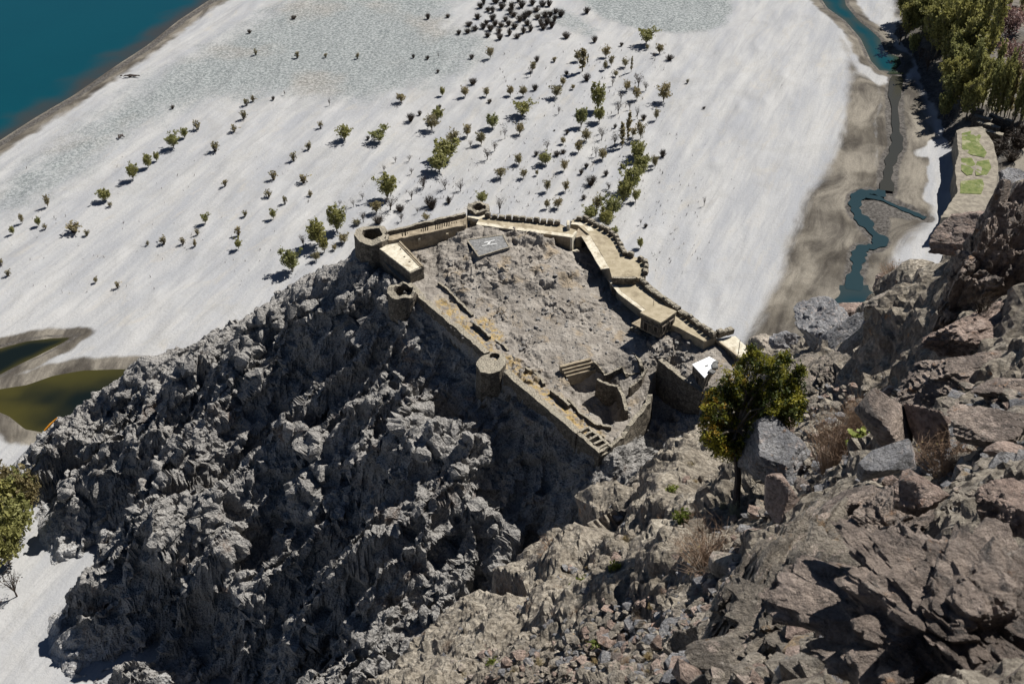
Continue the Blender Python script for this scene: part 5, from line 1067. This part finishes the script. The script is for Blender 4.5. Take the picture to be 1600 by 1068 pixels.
B = [ # name, label, px,py,dist,w,h, mat, seed, kwargs
 ('boulder','huge blurred brown boulder filling the bottom right corner, nearest to the viewer',1500,985,5.2,640,600,'b1',3,dict(level=7,rot=(0.0,-.12,.5),rough=.045,blk=.24,planes=30,flat=.25,dims=(.58,.8,.28))),
 ('boulder','rough dark conglomerate rock mass left of the huge corner boulder',1255,985,9.6,330,330,'b5',8,dict(level=6,rot=(0,-.15,-.4),rough=.055,blk=.26,planes=26,flat=.2,dims=(.80,1.1,.42))),
 ('boulder','upper ledge of dark rough rock under the grey leaning slab',1395,840,10.6,170,150,'b1',9,dict(level=6,rot=(.0,-.1,.2),rough=.04,flat=.2,blk=.22,dims=(.48,.5,.3))),
 ('rock_slab','grey leaning slab with a rusty underside, below the green cushion plant',1385,722,13,96,46,'b4',12,dict(level=5,rot=(0,-.42,.2),flat=.6,rough=.03,planes=12)),
 ('boulder','dark pointed boulder casting black shade, left of the paired upright rock',1382,650,16,74,80,'b1',13,dict(level=5,rot=(.2,.3,0),planes=10,rough=.03)),
 ('boulder','upright brown split rock right of the dark pointed boulder',1447,668,16,56,78,'b2',14,dict(level=5,rot=(0,-.25,.3),planes=11,rough=.03)),
 ('rock_slab','long flat brown ledge reaching the right edge above the dry sticks',1545,668,15,150,50,'b1',15,dict(level=5,rot=(0,-.12,.1),flat=.5,layers=5,rough=.04)),
 ('boulder','small reddish rock at the right edge below the long ledge',1575,708,13.5,70,32,'b2',16,dict(level=4,rot=(0,.1,0))),
 ('boulder','large blue-grey boulder just right of the juniper trunk',1218,712,26,112,92,'b4',20,dict(level=6,rot=(.1,-.2,.2),planes=12,rough=.035,blk=.05)),
 ('boulder','pinkish domed top of the rock behind the blue-grey boulder',1198,670,27,84,38,'b2',21,dict(level=5,rot=(0,-.1,0),flat=.4,planes=12)),
 ('boulder','sunlit tan wedge rock below the blue-grey boulder',1228,790,21.3,86,66,'b2',22,dict(level=5,rot=(.2,.5,0),planes=9,rough=.02)),
 ('boulder','flat brown rock below the sunlit tan wedge',1185,838,22,60,26,'b2',23,dict(level=4,rot=(0,.25,0),flat=.5)),
 ('boulder','tan block beside the grey brush on the scree',1140,880,22,48,44,'b3',24,dict(level=4,rot=(0,-.4,0),planes=10)),
 ('boulder','pale rock half buried at the left of the scree, under the grey brush',1098,958,21.5,50,40,'b3',25,dict(level=4,planes=10)),
 ('boulder','grey angular rock with a dark left face, low on the scree',1062,990,21,46,42,'b4',26,dict(level=4,planes=9)),
 ('crag','great crag on the right with a sunlit pink top and black shaded face',1530,480,27,225,270,'b1',30,dict(level=7,rot=(.1,.1,.4),planes=13,rough=.05,blk=.16,dims=(1.35,.9,2.1))),
 ('boulder','pink sunlit cap rock on top of the great crag',1552,368,30,150,80,'b2',31,dict(level=6,rot=(-.1,-.25,.2),planes=12,rough=.04,blk=.06)),
 ('boulder','uppermost blocky rock at the right edge above the pink cap',1595,292,38,90,50,'b4',32,dict(level=5,rot=(0,.5,.3),planes=10,blk=.08)),
 ('boulder','brown block on the right edge between the pink cap and the striped ledges',1590,390,27,90,80,'b2',33,dict(level=5,rot=(0,.3,.4),planes=10,blk=.07)),
 ('rock_ledge','layered brown ledge with pale streaks, right edge, under the great crag',1540,520,24,210,80,'b2',34,dict(level=6,rot=(0,-.18,.2),flat=.4,layers=7,rough=.05,blk=.08)),
 ('rock_ledge','dark layered ledge below the pale-streaked one',1530,585,21,230,74,'b1',35,dict(level=6,rot=(0,-.08,.1),flat=.4,layers=7,rough=.05,blk=.08)),
 ('rock_ledge','low dark step of rock at the right edge above the long brown ledge',1585,615,18,120,56,'b1',36,dict(level=5,flat=.4,layers=5,blk=.08)),
 ('crag','pale grey crag behind the juniper, split by a dark cleft',1300,600,38,120,110,'b5',37,dict(level=6,rot=(.2,.5,.2),planes=12,rough=.07,blk=.10)),
 ('rock_slab','tilted tan slab rising left of the black cleft',1365,545,42,150,70,'b3',38,dict(level=6,rot=(.2,-.62,.3),flat=.3,planes=12,blk=.06)),
 ('rock_slab','dark tilted slab above the tan one',1330,520,47,120,44,'b4',39,dict(level=5,rot=(.2,-.75,.3),flat=.4,planes=10,blk=.06)),
 ('boulder','tan rounded rock with dark cracks over the creek pool',1410,490,42,96,60,'b3',40,dict(level=5,rot=(0,-.3,.2),planes=13,blk=.08)),
 ('boulder','grey rock with an orange-stained shaded face, right of the fort end',1285,515,60,80,84,'b4',41,dict(level=5,rot=(0,.3,.2),planes=12,blk=.08)),
 ('boulder','small pale rocks edge right above the creek pool',1335,488,62,80,34,'b2',42,dict(level=5,flat=.3,planes=12,blk=.06)),
 ('boulder','low reddish rock topped with dry brush near the foot of the great crag',1405,445,52,72,44,'b2',43,dict(level=5,rot=(0,-.3,0),planes=12,blk=.06)),
 ('boulder','blocky grey rock between fort end and the stained rock',1235,540,86,56,50,'b4',44,dict(level=5,planes=12,blk=.08)),
 ('boulder','broken dark rock directly right of the pale slab roof',1195,545,150,50,34,'b3',45,dict(level=5,planes=12,blk=.1)),
 ('boulder','jagged grey rock just above the juniper crown',1240,565,84,60,40,'b3',46,dict(level=5,planes=12,blk=.1)),
 ('outcrop','dark overhanging outcrop in the middle of the near slope',950,930,28.5,100,90,'b5',47,dict(level=6,rot=(.3,.4,.2),planes=12,rough=.08,blk=.12)),
 ('outcrop','pale rocky knob at the upper end of the near slope edge',1010,748,48,60,34,'b3',48,dict(level=5,rot=(0,-.4,0),planes=12,blk=.12)),
 ('outcrop','brownish outcrop beside the green cushion on the near slope',1085,790,34,90,46,'b3',49,dict(level=5,rot=(0,-.5,0),flat=.3,planes=12,blk=.12)),
 ('boulder','dark wedge at the bottom of the picture right of the scree',1120,1050,14,110,80,'b5',50,dict(level=6,rot=(.1,-.2,.3),rough=.08,blk=.12,dims=(.55,.7,.4))),
 ('boulder','brown angular block on top of the mid ledge, left of the dry sticks',1432,775,10.2,80,60,'b2',61,dict(level=5,rot=(.1,-.2,.4),planes=10,blk=.08)),
 ('boulder','dark cracked block between the leaning slab and the conglomerate mass',1345,800,11,90,60,'b1',62,dict(level=5,rot=(0,-.3,.1),planes=11,blk=.1)),
 ('boulder','pitted lump on the lower left flank of the conglomerate mass',1160,1010,11,110,90,'b5',63,dict(level=6,rot=(0,-.4,.6),planes=14,rough=.1,blk=.18)),
 ('boulder','rust-spotted block at the right edge above the huge corner boulder',1585,800,7.5,110,70,'b2',64,dict(level=6,rot=(.1,-.1,.2),planes=11,blk=.12)),
 ('boulder','wedge of dark rock squeezed against the left side of the corner boulder',1400,930,8.2,100,110,'b1',65,dict(level=6,rot=(0,-.3,.8),planes=12,blk=.14,rough=.08)),
 ('boulder','pale lichened lump between the leaning slab and the reddish edge rock',1505,782,11,70,40,'b3',66,dict(level=5,planes=12,blk=.1)),
 ('rock_slab','long rock rib with a black shaded left side, running diagonally down the foreground',1195,930,10.6,200,200,'b5',67,dict(level=6,rot=(.05,.15,-.61),planes=20,rough=.06,blk=.14,dims=(.32,1.35,.5))),
]
for nm, lab, px_, py_, ds, w_, h_, mt, sd_, kw in B: rock(nm, lab, 'rock', px_, py_, ds, w_, h_, mt, sd_, **kw)
# medium stones lying on the slope
rg = np.random.RandomState(5); SM = []
for k in range(10):
    P_, F_ = rock_pts(400 + k, 3, 9, .03, flat=.35 if k % 2 else 0); SM.append(P_ / np.abs(P_).max())
smesh = {(k, mt): npmesh('stone', SM[k], ico(3)[1], M[mt]) for k in range(10) for mt in ('b3', 'b2', 'b4', 'b1')}
MS = [('paired upright rocks', 1420, 650), ('juniper tree', 1170, 650), ('huge corner boulder', 1430, 900), ('grey brush on the scree', 1100, 855), ('dark overhanging outcrop', 950, 930), ('bottom edge of the photo', 900, 1068), ('near slope tip', 640, 1060), ('ruined fort corner', 940, 760), ('great crag', 1500, 420), ('rusty dry brush', 1290, 700)]
si = []
DSC = {'b3': 'tan angular stone', 'b2': 'pinkish brown stone', 'b4': 'blue-grey stone', 'b1': 'dark brown stone'}
def on_spur(px_, py_):
    p, t_ = spur_hit(px_, py_, 4); return (p, t_) if p is not None else (None, None)
cnt = 0
while cnt < 190:
    u = rg.rand(); px_, py_ = (rg.uniform(880, 1330), rg.uniform(740, 1060)) if u < .6 else ((rg.uniform(1250, 1600), rg.uniform(600, 780)) if u < .85 else (rg.uniform(660, 1000), rg.uniform(860, 1066)))
    p, t_ = on_spur(px_, py_)
    if p is None: continue
    s_ = rg.uniform(7, 15) * (1.6 if rg.rand() < .12 else 1) * t_ / FPX; mt = ('b3', 'b3', 'b2', 'b4', 'b1')[rg.randint(5)]
    o = link('stone', smesh[rg.randint(10), mt]); o.location = p + (0, 0, s_ * .15); o.scale = (s_, s_ * rg.uniform(.6, 1), s_ * rg.uniform(.4, .8)); o.rotation_euler = rg.uniform(-.5, .5, 3) * (1, 1, 6)
    setp(o, 'x', 'stone', 'stones lying on the near slope'); si.append((o, DSC[mt] + ' on the near slope', px_, py_)); cnt += 1
relabel(si, MS)
# scree: thousands of chips, nobody could count them
def scree(name, n, mat, seed, smin, smax, boxes, hit, zoff=.1):
    rg = np.random.RandomState(seed); V0, F0 = ico(1); V0 = V0[:]; Vs = []; Fs = []; c = 0
    while c < n:
        x0, y0, x1, y1 = boxes[rg.randint(len(boxes))]; px_, py_ = rg.uniform(x0, x1), rg.uniform(y0, y1); p, t_ = hit(px_, py_)
        if p is None: c += .2; continue
        nl_ = rnd_dirs(7, rg); dd = rg.uniform(.5, 1, 7); dot = V0 @ nl_.T; r_ = np.minimum(np.where(dot > .1, dd / np.maximum(dot, .1), 9).min(1), 1.2)
        s_ = smin + (smax - smin) * rg.rand() ** 3; q = V0 * r_[:, None] * [s_, s_ * .8, s_ * .5]; a = rg.uniform(0, 6.28); ca, sa = math.cos(a), math.sin(a); q = np.c_[q[:, 0] * ca - q[:, 1] * sa, q[:, 0] * sa + q[:, 1] * ca, q[:, 2] + q[:, 0] * rg.uniform(-.4, .4)]
        Vs.append(q + p + (0, 0, s_ * zoff)); Fs.append(F0 + len(V0) * int(len(Vs) - 1)); c += 1
    me = npmesh(name, np.concatenate(Vs), np.concatenate(Fs), M[mat]); return setp(link(name, me), kind='stuff')
bx_ = [(880, 780, 1330, 1066), (1240, 600, 1600, 780), (640, 860, 1000, 1066), (1040, 830, 1330, 1000)]
scree('scree', 2600, 'b3', 1, .03, .20, bx_, on_spur); scree('scree', 1100, 'b4', 2, .03, .22, bx_, on_spur); scree('scree', 900, 'b2', 3, .03, .22, bx_, on_spur)
def on_hill(px_, py_):
    d = ray(px_, py_); z_ = 58.5
    for _ in range(4): p = W(px_, py_, z_); z_ = hill_z(p[0], p[1])
    return p, 1
scree('rubble', 900, 'hillstone', 4, .12, .55, [(690, 400, 980, 540), (740, 480, 980, 580), (860, 560, 1080, 690), (960, 520, 1120, 600)], on_hill)
# ------------------------------------------------------------------ plants of the near slope
p0, t0 = on_spur(1150, 806)
T = empty('juniper_tree', label='dense yellow-green juniper with a thin dark trunk, standing below the white-roofed hut', cat='tree')
rg = np.random.RandomState(12); dj = t0 + .3
blobs = [(1120, 640, 17), (1135, 612, 15), (1150, 590, 16), (1168, 572, 13), (1190, 566, 15), (1210, 578, 12), (1228, 592, 15), (1243, 612, 12), (1238, 640, 14), (1215, 628, 16), (1192, 608, 17), (1168, 618, 18), (1150, 640, 17), (1128, 668, 16), (1146, 684, 14), (1166, 660, 16), (1190, 642, 17), (1208, 652, 12), (1112, 618, 9), (1118, 694, 10), (1176, 548, 8), (1250, 580, 8), (1226, 562, 8), (1248, 634, 8), (1140, 706, 8), (1186, 678, 12), (1222, 612, 12), (1110, 655, 14), (1112, 685, 13), (1128, 700, 13), (1150, 704, 12), (1170, 690, 13), (1204, 634, 16), (1232, 650, 12), (1140, 660, 16), (1180, 628, 16)]
mt_ = MB(); top = WD(1149, 690, dj); mt_.tube([p0 - (0, 0, .3), p0 + (top - p0) * .5 + (.05, 0, 0), top, WD(1152, 640, dj)], [.085, .075, .06, .04], 7); mt_.build('trunk', M['bark2'], T)
Cs = {'sh': [], 'sh2': [], 'rust': []}; lb = MB()
for bx, by, br in blobs:
    c_ = WD(bx, by, dj + rg.uniform(-.35, .35)); r_ = br * 1.25 * dj / FPX; b_ = WD(1150, 672, dj); mid = (b_ + c_) / 2 + rg.normal(size=3) * .12; lb.tube([b_, mid, c_], [.035, .022, .008], 5, False)
    for k in range(int(br * 2.6)):
        d_ = rnd_dirs(1, rg)[0]; e_ = c_ + d_ * r_ * rg.uniform(.5, 1.1); mm_ = c_ + (e_ - c_) * .4; lb.tube([mm_, e_], [.009, .004], 3, False)
        key = 'rust' if (bx < 1160 and rg.rand() < .14) else ('sh2' if rg.rand() < .42 else 'sh')
        Cs[key].append(e_ + rg.normal(size=(26, 3)) * .045)
lb.build('limb', M['bark'], T)
for key, L in Cs.items(): link('foliage', leafmesh('foliage', np.concatenate(L), .024, rg, M[key], 2.4, .5), T)
PRS = {}
for key, (st, lf, n_, nl_, sp_, ls_, w_) in dict(rusty=('dry', 'dry', 260, 10, 1.3, .03, .010), grey=('dry', 'straw', 240, 10, 1.5, .03, .010), straw=('straw', 'straw', 60, 10, 1.0, .05, .03), sage=('gsage', 'gsage', 60, 10, .8, .05, .022), cushion=('tgreen', 'tgreen', 60, 500, 1.3, .08, .02), dark=('dk', 'dk', 70, 10, 1.1, .05, .02)).items():
    PRS[key] = []
    for v_ in range(2):
        me_, o = leafy(500 + v_ + len(PRS) * 7, st, lf, n_, nl_, sp_, ls_, w_); PRS[key].append(me_); bpy.data.objects.remove(o)
def tuft(key, name, label, cat, px_, py_, w_, h_, group=None, dist=None, v=0, tilt=(0, 0)):
    p, t_ = on_spur(px_, py_)
    if dist: p, t_ = WD(px_, py_, dist), dist
    if p is None: return None
    o = link(name, PRS[key][v % 2]); o.location = p - (0, 0, .02); s_ = w_ * t_ / FPX; o.scale = (s_, s_, h_ * t_ / FPX / .72); o.rotation_euler = (tilt[0], tilt[1], px_ % 6); return setp(o, label, cat, group)
tuft('rusty', 'dry_brush', 'large rusty-brown dry brush between the juniper and the dark pointed boulder', 'shrub', 1300, 738, 90, 80, tilt=(0, -.2))
tuft('rusty', 'dry_brush', 'smaller rusty dry brush behind the large one, at the foot of the black cleft', 'shrub', 1338, 672, 50, 48, v=1)
tuft('grey', 'grey_brush', 'big grey-tan dry brush on the scree below the juniper trunk', 'shrub', 1106, 884, 92, 52)
tuft('grey', 'grey_brush', 'dry brush with pale stems on the upper near slope edge', 'shrub', 870, 872, 46, 26, v=1)
tuft('cushion', 'cushion_plant', 'yellow-green cushion plant resting above the grey leaning slab', 'plant', 1358, 708, 62, 24)
tuft('grey', 'dry_sticks', 'fan of pale dry sticks right of the grey leaning slab', 'shrub', 1478, 742, 90, 40, v=1)
tuft('dark', 'dark_brush', 'grey-black brush in the shade right of the leaning slab', 'shrub', 1444, 738, 50, 36)
tuft('sage', 'sage_tuft', 'pale blue-green grass tuft at the foot of the juniper trunk', 'grass', 1146, 812, 30, 30)
tuft('sage', 'sage_tuft', 'pale spiky tuft left of the juniper trunk foot', 'grass', 1128, 800, 20, 22, v=1)
tuft('rusty', 'dry_brush', 'dry brush topping the low reddish rock over the creek pool', 'shrub', 1400, 440, 50, 22, dist=51)
tuft('dark', 'dark_tuft', 'thin dark tuft on the pink cap rock of the great crag', 'grass', 1546, 342, 24, 12, dist=29)
tuft('dark', 'dry_brush', 'dry twigs at the bottom of the black shaded crag face', 'shrub', 1535, 490, 40, 24, dist=24, v=1)
GT = [(962, 898, 20, 20), (908, 918, 20, 14), (893, 930, 18, 16), (1066, 822, 26, 22), (928, 1008, 16, 8), (1000, 700, 10, 8), (683, 1062, 12, 8), (770, 1040, 16, 10), (1050, 772, 18, 12)]
ti = []
for k, (x_, y_, w_, h_) in enumerate(GT):
    o = tuft('cushion', 'green_tuft', 'x', 'plant', x_, y_, w_, h_, 'green tufts on the near slope', v=k)
    if o: ti.append((o, 'small fresh green tuft on the near slope', x_, y_))
rg = np.random.RandomState(8)
for k in range(95):
    x_, y_ = (rg.uniform(700, 1060), rg.uniform(850, 1060)) if k < 55 else (rg.uniform(900, 1140), rg.uniform(720, 900))
    p, t_ = on_spur(x_, y_)
    if p is None or t_ > 90: continue
    key = ('straw', 'grey', 'dark')[rg.choice(3, p=[.5, .3, .2])]; w_ = rg.uniform(9, 20)
    o = tuft(key, 'grass_tuft', 'x', 'grass', x_, y_, w_, w_ * .62, 'dry tufts on the near slope', v=k)
    ti.append((o, {'straw': 'straw-yellow grass tuft', 'grey': 'grey-tan twiggy tuft', 'dark': 'dark dead tuft'}[key] + ' on the near slope', x_, y_))
relabel(ti, MS)
